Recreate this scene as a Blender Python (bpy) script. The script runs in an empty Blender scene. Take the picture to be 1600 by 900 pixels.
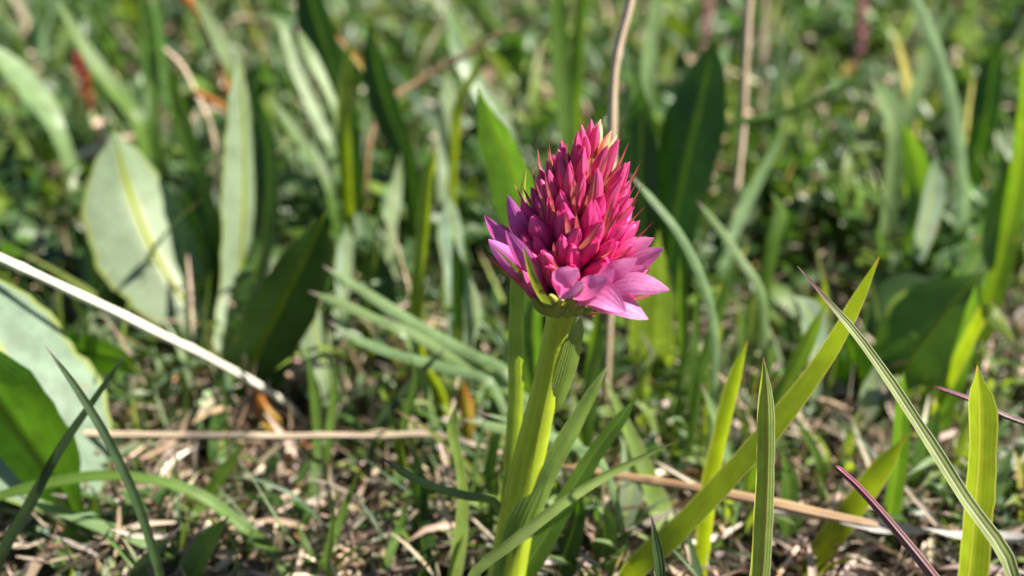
import bpy, math, random
import numpy as np
from mathutils import Vector
random.seed(7); rng = np.random.default_rng(11)
R = math.radians
SC = bpy.context.scene
COL = SC.collection
U = 0.01                                   # all lengths below are in centimetres; one Blender unit is one metre

# ------------------------------------------------------------------ camera
PITCH, FPX, DEPTH = R(28), 1600 * 35 / 36, 12.0      # the photograph is 1600 px wide
CH = 11.0                                            # camera height above the turf
CX = -0.0
fw = np.array([0, math.cos(PITCH), -math.sin(PITCH)]); rt = np.array([1.0, 0, 0]); up = np.cross(rt, fw)
CAMP = np.array([CX, -10.44, CH])
cam = bpy.data.cameras.new('camera'); camo = bpy.data.objects.new('camera', cam); COL.objects.link(camo)
camo.location = CAMP * U; camo.rotation_euler = (R(90) - PITCH, 0, 0)
cam.lens = 35; cam.sensor_width = 36; cam.clip_start = 0.005; cam.clip_end = 200
cam.dof.use_dof = True; cam.dof.focus_distance = 11.55 * U; cam.dof.aperture_fstop = 14.5
SC.camera = camo
# ------------------------------------------------------------------ sky and sun
SUN_EL, SUN_AZ = R(47), R(93)              # azimuth clockwise from the viewing direction (+Y)
w = bpy.data.worlds.new('World'); SC.world = w; w.use_nodes = True
nt = w.node_tree; bg = nt.nodes['Background']
sky = nt.nodes.new('ShaderNodeTexSky'); sky.sky_type = 'NISHITA'; sky.sun_disc = False
sky.sun_elevation = SUN_EL; sky.sun_rotation = SUN_AZ; sky.altitude = 1800
nt.links.new(sky.outputs[0], bg.inputs[0]); bg.inputs[1].default_value = 0.05
sun = bpy.data.lights.new('sun', 'SUN'); sun.energy = 5.0; sun.angle = R(0.53); sun.color = (1, 0.94, 0.83)
suno = bpy.data.objects.new('sun', sun); COL.objects.link(suno)
sdir = Vector((math.sin(SUN_AZ) * math.cos(SUN_EL), math.cos(SUN_AZ) * math.cos(SUN_EL), math.sin(SUN_EL)))
suno.rotation_euler = (-sdir).to_track_quat('-Z', 'Y').to_euler(); suno.location = sdir * 3
SC.view_settings.view_transform = 'Standard'; SC.view_settings.look = 'None'
SC.view_settings.exposure = 1.3; SC.view_settings.gamma = 1
SC.cycles.max_bounces = 8; SC.cycles.transmission_bounces = 6; SC.cycles.use_denoising = True
SC.cycles.caustics_reflective = False; SC.cycles.caustics_refractive = False

# ------------------------------------------------------------------ helpers: places
def ray(px, py):
    return fw + rt * ((px - 800) / FPX) + up * ((450 - py) / FPX)
def at(px, py, Y):
    """point of the world plane y = Y seen at that place; never under the turf"""
    d = ray(px, py); t = (Y - CAMP[1]) / d[1]; p = CAMP + d * t
    if p[2] < 0.05:
        p = CAMP + d * ((CAMP[2] - 0.05) / -d[2])
    return p
def scale_at(p):
    return FPX / float(np.dot(p - CAMP, fw))         # px per cm there
def gnd(px, py): return at(px, py, 1e4)

def spline(P, n):
    P = np.asarray(P, float)
    if len(P) == 2: P = np.array([P[0], (P[0] + P[1]) / 2, P[1]])
    d = np.r_[0, np.cumsum(np.maximum(np.linalg.norm(np.diff(P[:, :3], axis=0), axis=1), 1e-5))]
    m = np.zeros_like(P)
    m[1:-1] = (P[2:] - P[:-2]) / (d[2:] - d[:-2])[:, None]
    m[0] = (P[1] - P[0]) / (d[1] - d[0]); m[-1] = (P[-1] - P[-2]) / (d[-1] - d[-2])
    s = np.linspace(0, d[-1], n); k = np.clip(np.searchsorted(d, s, 'right') - 1, 0, len(P) - 2)
    h = (d[k + 1] - d[k]); t = (s - d[k]) / h; t = t[:, None]; h = h[:, None]
    return ((2*t**3 - 3*t**2 + 1) * P[k] + (t**3 - 2*t**2 + t) * h * m[k] + (-2*t**3 + 3*t**2) * P[k + 1] + (t**3 - t**2) * h * m[k + 1]), s
def unit(v):
    v = np.asarray(v, float); n = np.linalg.norm(v, axis=-1, keepdims=True); return v / np.maximum(n, 1e-9)
def rot(v, ax, a):
    a = np.asarray(a)[..., None] if np.ndim(a) else a
    return v * np.cos(a) + np.cross(ax, v) * np.sin(a) + ax * (np.sum(ax * v, -1, keepdims=True)) * (1 - np.cos(a))

# ------------------------------------------------------------------ helpers: meshes
def grid_faces(n, m, close=False):
    f = []
    for i in range(n - 1):
        for j in range(m - (0 if close else 1)):
            a = i * m + j; b = i * m + (j + 1) % m
            f.append((a, b, b + m, a + m))
    return f
def mesh_of(name, V, F, UV=None, mat=None, smooth=True):
    me = bpy.data.meshes.new(name); me.from_pydata((np.asarray(V) * U).tolist(), [], F)
    if UV is not None:
        l = me.uv_layers.new(name='UVMap')
        vi = np.empty(len(me.loops), np.int32); me.loops.foreach_get('vertex_index', vi)
        l.data.foreach_set('uv', np.asarray(UV, np.float32)[vi].ravel())
    if smooth: me.polygons.foreach_set('use_smooth', np.ones(len(me.polygons), bool))
    if mat: me.materials.append(mat)
    me.update(); return me
def link(name, me, parent=None, loc=(0, 0, 0)):
    o = bpy.data.objects.new(name, me); COL.objects.link(o)
    o.location = tuple(np.asarray(loc) * U)
    if parent: o.parent = parent
    return o
def tag(o, label=None, cat=None, group=None, kind=None):
    if label: o['label'] = label
    if cat: o['category'] = cat
    if group: o['group'] = group
    if kind: o['kind'] = kind
    return o
def empty(name, loc, label, cat, group=None):
    o = link(name, None, None, loc); o.empty_display_size = 0.005
    return tag(o, label, cat, group)

def sunward(T, N):
    """which way round its own length a leaf turns to meet the sun"""
    return 1. if float(np.mean(np.cross(T, N) @ np.array(sdir))) > 0 else -1.
def ribbon(C, W, s, turn=0., fold=0., cup=0., twist=0., m=5, ripple=0., face=None, prof=None):
    """leaf surface along centre line C (first row the tip). turn: degrees turned towards the sun (or away from it) round its length"""
    n = len(C); T = unit(np.gradient(C, axis=0))
    N0 = unit(CAMP - C) if face is None else np.tile(unit(face), (n, 1))
    S = unit(np.cross(T, N0)); N = np.cross(S, T)
    a = R(turn) * sunward(T, N) + R(twist) * np.linspace(0, 1, n)
    S, N = rot(S, T, a), rot(N, T, a)
    W = W * (1 + .035 * np.sin(s * 5.1 + rng.uniform(0, 6)) + .025 * np.sin(s * 13 + rng.uniform(0, 6)))
    q = np.linspace(-1, 1, m)
    V = np.empty((n, m, 3)); UV = np.empty((n, m, 2))
    ph = rng.uniform(0, 6)
    for j, x in enumerate(q):
        h = -fold * abs(x) - cup * x * x
        rp = ripple * np.sin(s * 2.3 + ph + x * 1.5) * abs(x)
        V[:, j] = C + S * (W * x / 2)[:, None] + N * ((h + rp) * W / 2)[:, None]
        UV[:, j, 0] = (x + 1) / 2; UV[:, j, 1] = s
    return V.reshape(-1, 3), grid_faces(n, m), UV.reshape(-1, 2)
def tube(C, W, s, m=8, flat=1., ribs=0, ribamp=0., twist=0., face=None):
    n = len(C); T = unit(np.gradient(C, axis=0)); f = np.tile([0, -1., .3], (n, 1)) if face is None else np.tile(face, (n, 1))
    S = unit(np.cross(T, f)); N = np.cross(S, T)
    V = np.empty((n, m, 3)); UV = np.empty((n, m, 2))
    for j in range(m):
        a = 2 * math.pi * j / m; aa = a + R(twist) * s
        r = 1 + ribamp * np.cos(ribs * a)
        V[:, j] = C + (S * np.cos(aa)[:, None] + N * (np.sin(aa) * flat)[:, None]) * (W * r / 2)[:, None]
        UV[:, j, 0] = j / m; UV[:, j, 1] = s
    F = grid_faces(n, m, True)
    F.append(tuple(range(m))[::-1]); F.append(tuple((n - 1) * m + j for j in range(m)))
    return V.reshape(-1, 3), F, UV.reshape(-1, 2)

# ------------------------------------------------------------------ materials
class NT:
    def __init__(s, name):
        s.m = bpy.data.materials.new(name); s.m.use_nodes = True; s.t = s.m.node_tree
        s.b = s.t.nodes['Principled BSDF']; s.out = s.t.nodes['Material Output']
    def n(s, typ, **kw):
        x = s.t.nodes.new(typ)
        for k, v in kw.items(): setattr(x, k, v)
        return x
    def l(s, a, b): s.t.links.new(a, b)
    def val(s, x, sock):
        if hasattr(x, 'is_output'): s.l(x, sock)
        else: sock.default_value = x
    def math(s, op, a, b=0., c=None):
        x = s.n('ShaderNodeMath', operation=op); s.val(a, x.inputs[0]); s.val(b, x.inputs[1])
        if c is not None: s.val(c, x.inputs[2])
        return x.outputs[0]
    def mix(s, f, a, b, mode='MIX'):
        x = s.n('ShaderNodeMix', data_type='RGBA', blend_type=mode)
        s.val(f, x.inputs[0]); s.val(a, x.inputs[6]); s.val(b, x.inputs[7]); return x.outputs[2]
    def rng(s, v, a, b, c=0., d=1.):
        x = s.n('ShaderNodeMapRange', interpolation_type='SMOOTHSTEP')
        s.val(v, x.inputs[0]); x.inputs[1].default_value = a; x.inputs[2].default_value = b
        s.val(c, x.inputs[3]); s.val(d, x.inputs[4]); return x.outputs[0]
    def noise(s, scale, detail=3., coord='Object', rough=.55):
        c = s.n('ShaderNodeTexCoord'); x = s.n('ShaderNodeTexNoise'); x.inputs['Scale'].default_value = scale
        x.inputs['Detail'].default_value = detail; x.inputs['Roughness'].default_value = rough
        s.l(c.outputs[coord], x.inputs['Vector']); return x.outputs[0]
    def uv(s):
        c = s.n('ShaderNodeUVMap', uv_map='UVMap'); p = s.n('ShaderNodeSeparateXYZ'); s.l(c.outputs[0], p.inputs[0])
        return p.outputs[0], p.outputs[1]
    def bump(s, h, strength=.3, dist=.0002):
        x = s.n('ShaderNodeBump'); x.inputs['Strength'].default_value = strength; x.inputs['Distance'].default_value = dist
        s.l(h, x.inputs['Height']); return x.outputs[0]
def c4(c): return (c[0], c[1], c[2], 1)
def thin(t, colour, trans_tint, fac, rough, normal, spec=.5):
    """a thin living surface: reflects and lets light through"""
    t.val(colour, t.b.inputs['Base Color']); t.val(rough, t.b.inputs['Roughness']); t.b.inputs['Specular IOR Level'].default_value = spec
    tr = t.n('ShaderNodeBsdfTranslucent'); t.val(t.mix(1., colour, c4(trans_tint), 'MULTIPLY'), tr.inputs[0])
    if normal is not None: t.l(normal, t.b.inputs['Normal'])
    mx = t.n('ShaderNodeMixShader'); t.val(fac, mx.inputs[0]); t.l(t.b.outputs[0], mx.inputs[1]); t.l(tr.outputs[0], mx.inputs[2])
    t.l(mx.outputs[0], t.out.inputs[0])
def leafmat(name, base, tint=(1.7, 1.7, .6), fac=.42, rough=.42, veins=9, rib=None, ribw=.05, edge=None, tip=None, tipl=.4, var=.22, pale=None, spec=.5, dry=None, vc=.28):
    t = NT(name); u, v = t.uv()
    oi = t.n('ShaderNodeObjectInfo').outputs['Random']
    nz = t.noise(230., 4.)
    col = t.mix(t.rng(nz, .3, .7), c4([x * (1 - var) for x in base]), c4([min(1, x * (1 + var)) for x in base]))
    col = t.mix(t.rng(oi, 0, 1, 0., .3), col, c4((base[0] * 1.35, base[1] * 1.1, base[2] * .6)))
    st = t.math('SINE', t.math('MULTIPLY', u, veins * 6.283))
    col = t.mix(t.rng(st, -.2, 1, 0., vc), col, c4([min(1, x * 1.45) for x in base]))
    cx = t.math('ABSOLUTE', t.math('SUBTRACT', u, .5))
    if pale: col = t.mix(t.rng(t.noise(90., 2.), .42, .62, 0., .5), col, c4(pale))
    if rib: col = t.mix(t.rng(cx, ribw * .5, ribw * 1.4, .85, 0.), col, c4(rib))
    if edge: col = t.mix(t.rng(cx, .44, .485, 0., .8), col, c4(edge))
    if dry: col = t.mix(t.rng(t.noise(260., 6., rough=.7), .62, .7, 0., .7), col, c4(dry))
    if tip: col = t.mix(t.rng(v, tipl * .15, tipl, .9, 0.), col, c4(tip))
    h = t.math('ADD', t.math('MULTIPLY', st, .5 * min(1, vc / .28)), t.math('MULTIPLY', t.noise(2600., 2.), .6))
    thin(t, col, tint, fac, rough, t.bump(h, .35, .00018), spec)
    return t.m
def attrmat(name, tint=(1.5, 1.6, .6), fac=.35, rough=.5, var=.25):
    t = NT(name); a = t.n('ShaderNodeAttribute', attribute_name='pigment')
    nz = t.noise(320., 4.)
    col = t.mix(1., a.outputs['Color'], t.mix(nz, c4((1 - var,) * 3), c4((1 + var,) * 3)), 'MULTIPLY')
    thin(t, col, tint, fac, rough, t.bump(t.noise(1800., 2.), .3, .0002))
    return t.m
def strawmat(name, a, b, tip=None, rough=.55, dark=None):
    t = NT(name); u, v = t.uv()
    st = t.math('SINE', t.math('MULTIPLY', u, 6.283 * 7))
    mp = t.n('ShaderNodeCombineXYZ'); t.l(t.math('MULTIPLY', u, 6.), mp.inputs[0]); t.l(t.math('MULTIPLY', v, .9), mp.inputs[1])
    nx = t.n('ShaderNodeTexNoise'); nx.inputs['Scale'].default_value = 1.4; nx.inputs['Detail'].default_value = 5; t.l(mp.outputs[0], nx.inputs[0])
    col = t.mix(t.rng(nx.outputs[0], .32, .68), c4(a), c4(b))
    if dark:
        cc = t.n('ShaderNodeCombineXYZ'); t.l(v, cc.inputs[1]); n2 = t.n('ShaderNodeTexNoise'); n2.inputs['Scale'].default_value = .55; n2.inputs['Detail'].default_value = 1
        t.l(cc.outputs[0], n2.inputs[0]); col = t.mix(t.rng(n2.outputs[0], .5, .6, 0., .85), col, c4(dark))
    if tip: col = t.mix(t.rng(v, 0, 1.2, .9, 0.), col, c4(tip))
    t.val(col, t.b.inputs['Base Color']); t.b.inputs['Roughness'].default_value = rough
    t.l(t.bump(t.math('ADD', st, nx.outputs[0]), .5, .0002), t.b.inputs['Normal'])
    return t.m
def petalmat(name, base, mid, tip, tint=(1.5, 1., 1.2), fac=.38, rough=.38, midat=.3, tipat=.8, veins=5):
    t = NT(name); u, v = t.uv(); oi = t.n('ShaderNodeObjectInfo').outputs['Random']
    col = t.mix(t.rng(v, .04, midat), c4(base), c4(mid)); col = t.mix(t.rng(v, tipat - .25, tipat + .15), col, c4(tip))
    col = t.mix(t.rng(oi, 0, 1, 0., .35), col, c4((mid[0] * .75, mid[1] * .6, mid[2] * .85)))
    col = t.mix(t.rng(t.noise(700., 6., rough=.7), .38, .7, 0., .45), col, c4([min(1, x * 1.5 + .05) for x in mid]))
    st = t.math('SINE', t.math('MULTIPLY', u, 6.283 * veins))
    col = t.mix(t.rng(st, .3, 1, 0., .22), col, c4([x * .62 for x in mid]))
    sp = t.noise(9500., 1.)
    h = t.math('ADD', sp, t.math('MULTIPLY', st, .25))
    thin(t, col, tint, fac, rough, t.bump(h, .5, .00009), .7)
    return t.m

M = {}
M['grass'] = leafmat('fresh grass', (.075, .15, .022), tint=(2.2, 2.1, .5), fac=.5, rib=(.2, .27, .06), ribw=.035, dry=(.26, .19, .08))
M['glow'] = leafmat('backlit yellow green grass', (.15, .22, .016), tint=(2.1, 2.0, .5), fac=.55, veins=7, edge=(.45, .42, .3), tip=(.3, .16, .12), tipl=.18)  # yellow holds the sun shining through, pale edge its lit rim
M['blunt'] = leafmat('wide keeled grass', (.15, .21, .03), tint=(1.9, 1.9, .5), fac=.45, veins=8, rib=(.3, .3, .12), ribw=.03, edge=(.4, .4, .22), tip=(.3, .22, .16), tipl=.2)
M['vgrass'] = leafmat('keeled grass with red seam', (.2, .27, .08), tint=(2.0, 1.9, .5), fac=.45, veins=6, rib=(.42, .12, .06), ribw=.03, edge=(.5, .5, .36), tip=(.32, .18, .14), tipl=.2)
M['blue'] = leafmat('blue green grass', (.17, .26, .115), tint=(1.4, 1.6, .7), fac=.33, rough=.36, veins=6, tip=(.3, .18, .2), tipl=.25, dry=(.26, .19, .08))
M['pale'] = leafmat('pale glaucous leaf', (.205, .28, .2), tint=(1.0, 1.45, .3), fac=.3, rough=.4, veins=26, vc=.08, rib=(.34, .38, .05), ribw=.05, edge=(.25, .3, .06), dry=(.26, .19, .08))
M['broad'] = leafmat('broad green leaf darkened for shade', (.032, .074, .016), tint=(1.3, 1.9, .3), fac=.2, rough=.5, spec=.25, veins=24, vc=.1, rib=(.2, .3, .03), ribw=.05, dry=(.26, .19, .08))  # dark green, deepened for the shade on these leaves
M['mid'] = leafmat('mid green leaf', (.085, .165, .03), tint=(1.9, 2.1, .5), fac=.4, rough=.4, veins=18, vc=.14, rib=(.2, .27, .05), ribw=.04, dry=(.26, .19, .08))
M['darkblade'] = leafmat('thin grass toned dark for shade', (.035, .065, .022), fac=.2, rough=.4, veins=4, tip=(.2, .13, .16), tipl=.35)  # shadow over the thin blades is put into this dark green
M['orleaf'] = leafmat('orchid leaf', (.19, .28, .07), tint=(1.9, 1.85, .5), fac=.45, rough=.36, veins=8, edge=(.34, .4, .2), tip=(.3, .34, .16), tipl=.4, dry=(.26, .19, .08))
M['ochre'] = leafmat('yellowing leaf', (.4, .27, .04), tint=(1.5, 1., .4), fac=.4, veins=6, tip=(.5, .12, .03), tipl=.7)
M['orange'] = leafmat('orange dry tip', (.5, .2, .05), tint=(1.3, .9, .4), fac=.3, veins=5)
M['rib'] = leafmat('yellow green midrib', (.24, .3, .015), fac=.5, rough=.45, veins=3)
M['white'] = strawmat('bleached straw', (.85, .78, .62), (.95, .9, .78), rough=.45)
M['beige'] = strawmat('beige dry stalk', (.44, .33, .22), (.62, .5, .37), dark=(.12, .1, .09))
M['brown'] = strawmat('brown dry stalk', (.3, .17, .09), (.46, .3, .16))
M['greydry'] = strawmat('weathered grey grass', (.36, .33, .32), (.62, .57, .52))
M['tan'] = strawmat('tan standing stalk', (.5, .36, .24), (.66, .52, .38))
M['purple'] = strawmat('purple stem', (.13, .055, .075), (.2, .11, .1), tip=(.22, .03, .08), rough=.42)
M['purplegreen'] = leafmat('narrow grass with purple tip', (.22, .27, .11), tint=(1.7, 1.7, .5), fac=.3, rough=.36, veins=4, rib=(.4, .42, .28), ribw=.07, edge=(.5, .5, .38), tip=(.16, .05, .09), tipl=1.0)
M['shoot'] = leafmat('rounded shoot with purple tip', (.17, .24, .07), tint=(1.7, 1.7, .5), fac=.3, rough=.36, veins=6, tip=(.16, .06, .1), tipl=.3)
M['backlit'] = leafmat('backlit green leaf', (.09, .19, .02), tint=(1.8, 2.0, .5), fac=.55, rough=.4, veins=16, vc=.12, rib=(.05, .1, .015), ribw=.07, dry=(.26, .19, .08))  # coloured as if lit from behind, a shadow line in the rib
M['dryleaf'] = leafmat('curled dry leaf', (.42, .33, .25), tint=(1.1, 1., .9), fac=.2, rough=.65, veins=8, vc=.3, pale=(.54, .45, .37))
M['red'] = leafmat('red flower spike', (.3, .03, .03), tint=(1.5, .8, .8), fac=.3, veins=3)
M['stem'] = leafmat('orchid stem', (.42, .52, .035), tint=(1.5, 1.4, .3), fac=.15, rough=.36, veins=9, var=.12)
M['ovary'] = leafmat('green ovary', (.34, .38, .1), tint=(1.6, 1.5, .5), fac=.3, rough=.4, veins=4)
M['bud'] = petalmat('magenta bud', (.52, .3, .14), (.70, .05, .28), (.76, .12, .38))
M['budtop'] = petalmat('young bud', (.62, .42, .1), (.68, .1, .27), (.68, .09, .34), midat=.55, tipat=.85)
M['budsunlit'] = petalmat('sunlit cream bud', (.72, .5, .12), (.86, .68, .34), (.7, .28, .32), midat=.5, tipat=.98)  # sunlight on the upper right tip, put into the bud colour
M['petal'] = petalmat('opened pink petal', (.7, .46, .46), (.68, .21, .46), (.64, .26, .52), fac=.42, midat=.22)
M['petalshade'] = petalmat('shaded purple petal', (.5, .25, .36), (.58, .12, .42), (.5, .15, .44), fac=.4)  # bluish shade of the head's left side, put into the petal colour
M['bract'] = petalmat('flower bract', (.36, .34, .08), (.46, .2, .12), (.3, .03, .1), fac=.4, midat=.4, tipat=.8, veins=2)
M['core'] = petalmat('flower spike axis', (.3, .3, .05), (.42, .3, .06), (.4, .28, .06))
M['petalfar'] = leafmat('dusky pink floret', (.55, .2, .3), tint=(1.2, .9, .9), fac=.3, veins=2)
M['turf'] = attrmat('meadow grass')
M['herb'] = attrmat('small herb leaves', tint=(1.6, 1.7, .55), fac=.38, rough=.4)
M['litter'] = attrmat('dry plant litter', tint=(1.1, 1., .9), fac=.12, rough=.7)

def groundmat():
    t = NT('humus soil'); a = t.noise(160., 6.); b = t.noise(900., 5., rough=.7)
    c = t.mix(t.rng(a, .35, .65), c4((.028, .02, .013)), c4((.085, .062, .042)))
    c = t.mix(t.rng(b, .55, .72, 0., .7), c, c4((.24, .185, .13)))
    g = t.noise(7., 5.); c = t.mix(t.rng(g, .4, .6, 0., .45), c, c4((.045, .065, .02)))
    t.val(c, t.b.inputs['Base Color']); t.b.inputs['Roughness'].default_value = .95
    t.l(t.bump(t.math('ADD', b, a), .9, .002), t.b.inputs['Normal']); return t.m

# ------------------------------------------------------------------ ground
def hgt(x, y):
    r = np.hypot(x, y - 12); fade = 1 / (1 + (r / 60) ** 2)
    z = .18 * np.sin(x * .9 + 1.3 * np.sin(y * .5)) + .16 * np.sin(y * 1.1 + .7 * np.sin(x * .7)) + .09 * np.sin(x * 2.7 + y * 1.9)
    far = .9 * np.sin(x * .06 + 2) * np.sin(y * .05) * np.clip((r - 30) / 60, 0, 1)
    return (z - .3) * np.where(r > 0, 1, 1) * np.maximum(fade, .6) + far
g = np.sinh(np.linspace(-1, 1, 221) * 6.2) / math.sinh(6.2) * 6000; gy = g + 12
GX, GY = np.meshgrid(g, gy); GZ = hgt(GX, GY)
gm = mesh_of('ground', np.stack([GX, GY, GZ], -1).reshape(-1, 3), grid_faces(221, 221), None, groundmat())
tag(link('ground', gm), kind='structure')

# ------------------------------------------------------------------ loose cover: grass, herb leaves, litter (nobody could count these)
def stuff(name, V, F, pig, mat, label):
    me = bpy.data.meshes.new(name); V = np.asarray(V, np.float32) * U
    me.vertices.add(len(V)); me.vertices.foreach_set('co', V.ravel())
    F = np.asarray(F, np.int32); me.loops.add(F.size); me.loops.foreach_set('vertex_index', F.ravel())
    me.polygons.add(len(F)); me.polygons.foreach_set('loop_start', np.arange(0, F.size, 4, dtype=np.int32))
    me.polygons.foreach_set('use_smooth', np.ones(len(F), bool))
    at_ = me.attributes.new('pigment', 'FLOAT_COLOR', 'POINT')
    at_.data.foreach_set('color', np.c_[pig, np.ones(len(pig))].astype(np.float32).ravel())
    me.materials.append(mat); me.update(calc_edges=True); me.validate()
    return tag(link(name, me), label, None, None, 'stuff')
def strips(root, L, Wd, az, lean, curl, colr, rows=6, fold=.25, oval=False, roll=None):
    """many thin leaves at once: root (n,3), length, width, heading, lean from upright, curl along, colour"""
    n = len(root); t = np.linspace(0, 1, rows)
    ang = lean[:, None] + curl[:, None] * t[None]
    dx = np.sin(ang); dz = np.cos(ang)
    st = L[:, None] / (rows - 1)
    hx = np.concatenate([np.zeros((n, 1)), np.cumsum(dx[:, :-1] * st, 1)], 1); hz = np.concatenate([np.zeros((n, 1)), np.cumsum(dz[:, :-1] * st, 1)], 1)
    ca, sa = np.cos(az)[:, None], np.sin(az)[:, None]
    C = np.stack([root[:, :1] + hx * ca, root[:, 1:2] + hx * sa, root[:, 2:3] + hz], -1)
    if roll is None: roll = rng.normal(0, .5, n)
    S = np.stack([-sa + 0 * hx, ca + 0 * hx, 0 * hx], -1); N = np.stack([-dz * ca, -dz * sa, dx], -1)
    cr, sr = np.cos(roll)[:, None, None], np.sin(roll)[:, None, None]
    S, N = S * cr + N * sr, N * cr - S * sr
    pw = np.sin(np.pi * (t * .9 + .08)) ** .8 if oval else np.minimum(1, (1 - t) * 2.6) ** .8 * np.minimum(1, .55 + t * 1.5)
    ww = (Wd[:, None] * pw[None])[..., None]
    V = np.stack([C - S * ww / 2 + N * ww * fold / 2, C, C + S * ww / 2 + N * ww * fold / 2], 2)
    f = np.array(grid_faces(rows, 3)); F = (f[None] + (np.arange(n) * rows * 3)[:, None, None]).reshape(-1, 4)
    pig = np.repeat(colr, rows * 3, 0).reshape(n, rows, 3, 3)
    return V.reshape(-1, 3), F, pig
def palette(n, cols, wts, j=.22):
    k = rng.choice(len(cols), n, p=np.array(wts) / sum(wts)); c = np.array(cols)[k]
    return np.clip(c * 1.08 * rng.lognormal(0, j, (n, 1)) * rng.lognormal(0, j * .18, (n, 3)), 0, .9), k
def inview(p, marg=1.15):
    d = p - CAMP; z = d @ fw; x = (d @ rt) / z * FPX / 800; y = (d @ up) / z * FPX / 450
    return (np.abs(x) < marg) & (np.abs(y) < marg) & (z > 0)
# litter-rich bare patches, in turf coordinates
def pix_xy(px, py): return gnd(px, py)[:2]
PATCH = [(pix_xy(560, 800), 2.6), (pix_xy(420, 680), 1.7), (pix_xy(690, 720), 1.3), (pix_xy(1240, 640), 2.0), (pix_xy(1320, 800), 1.6), (pix_xy(1000, 760), 1.5), (pix_xy(260, 760), 1.6), (pix_xy(1450, 700), 1.5)]
def patch(x, y):
    k = np.zeros_like(x)
    for (c, r) in PATCH: k = np.maximum(k, np.exp(-((x - c[0]) ** 2 + (y - c[1]) ** 2) / (r * r)))
    k = np.maximum(k, .75 * np.clip(np.sin(x * .55 + 2 * np.sin(y * .23)) * np.sin(y * .43 + 1.7 * np.sin(x * .31 + 1)) * 1.6 - .55, 0, 1))
    return k
def scatter(n, x0, x1, y0, y1):
    p = np.c_[rng.uniform(x0, x1, n), rng.uniform(y0, y1, n)]
    return p
def wedge(n, y0, y1, marg=10.):
    """points of a band that widens away from the viewer, plus a margin at each side"""
    y = y0 + (y1 - y0) * rng.uniform(0, 1, n) ** .8; hw = (y + 11) * .62 + marg
    return np.c_[rng.uniform(-1, 1, n) * hw, y]

GREEN = [(.08, .155, .028), (.14, .225, .12), (.18, .25, .035), (.5, .4, .27), (.045, .09, .02), (.25, .34, .18)]
allV, allF, allP, off = [], [], [], 0
def push(V, F, P):
    global off
    allV.append(V); allF.append(F + off); allP.append(P.reshape(-1, 3)); off += len(V)
def flush(name, mat, label):
    global allV, allF, allP, off
    o = stuff(name, np.concatenate(allV), np.concatenate(allF), np.concatenate(allP), mat, label)
    allV, allF, allP, off = [], [], [], 0; return o
def grass(p, lo, hi, wlo, whi, wts, keepbase=.0, tone=1.):
    n = len(p); keep = rng.uniform(0, 1, n) > patch(p[:, 0], p[:, 1]) * .5 + keepbase; p = p[keep]; n = len(p)
    x, y = p.T; cl = np.sin(x * .8 + 1.9 * np.sin(y * .37 + .5)) * np.sin(y * .66 + 1.6 * np.sin(x * .29)) + .35 * np.sin(x * 1.9 + y * 1.3)
    p = p[rng.uniform(-.9, .55, n) < cl]; n = len(p); x, y = p.T            # grass stands in clumps with gaps between
    cl = np.sin(x * .8 + 1.9 * np.sin(y * .37 + .5)) * np.sin(y * .66 + 1.6 * np.sin(x * .29))
    L = rng.uniform(lo, hi, n) * rng.lognormal(0, .25, n) * (1 + .35 * cl)
    c, k = palette(n, GREEN, wts); c = c * (1 + .25 * np.sin(x * .33 + 2.) * np.sin(y * .27 + x * .2))[:, None] * tone
    root = np.c_[p, hgt(p[:, 0], p[:, 1]) - .1]
    lean = np.abs(rng.normal(.35, .6, n)); curl = rng.normal(.5, .7, n)
    V, F, P = strips(root, L, rng.uniform(wlo, whi, n), rng.uniform(0, 6.28, n), lean, curl, c)
    tt = np.linspace(0, 1, 6)[None, :, None, None]                     # withered tips on some blades
    wi = (rng.uniform(0, 1, n) < .25)[:, None, None, None] * np.clip((tt - .75) * 4, 0, 1)
    P = P * (1 - wi) + np.array([.42, .26, .14]) * wi
    # the plant in front is left standing free: no loose blade grows through its head
    Vr = V.reshape(n, -1, 3); d = np.linalg.norm(p - np.array([0.2, 0.]), axis=1)
    ok = d > 1.0
    push(Vr[ok].reshape(-1, 3), (np.arange(ok.sum())[:, None, None] * 18 + np.array(grid_faces(6, 3))[None]).reshape(-1, 4), P[ok].reshape(-1, 3))
W1 = [4, 3, 2.2, 1.3, 3, 1.2]
grass(wedge(2900, 1.2, 6, 6), .7, 1.9, .05, .12, W1, tone=.78)
grass(wedge(4600, 6, 16, 8), .9, 2.7, .07, .16, W1, tone=.75)
grass(wedge(6200, 14, 50, 14), 1.4, 4.2, .13, .34, [4, 3.2, 3, 1.6, 3.2, 2.2])
grass(wedge(6000, 50, 130, 30), 2, 6, .12, .32, [3.4, 3.2, 3.2, 2.0, 1.6, 2.4])
grass(scatter(4500, -40, 40, -32, 1.), .7, 1.9, .07, .17, W1)                         # round the camera's feet and to the sides
q = scatter(2600, -40, 40, 1, 20); q = q[np.abs(q[:, 0]) > (q[:, 1] + 11) * .62 + 5]; grass(q, 1.2, 3.5, .08, .18, W1)
flush('meadow_grass', M['turf'], 'short mixed green and withered meadow grass covering the turf')

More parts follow.
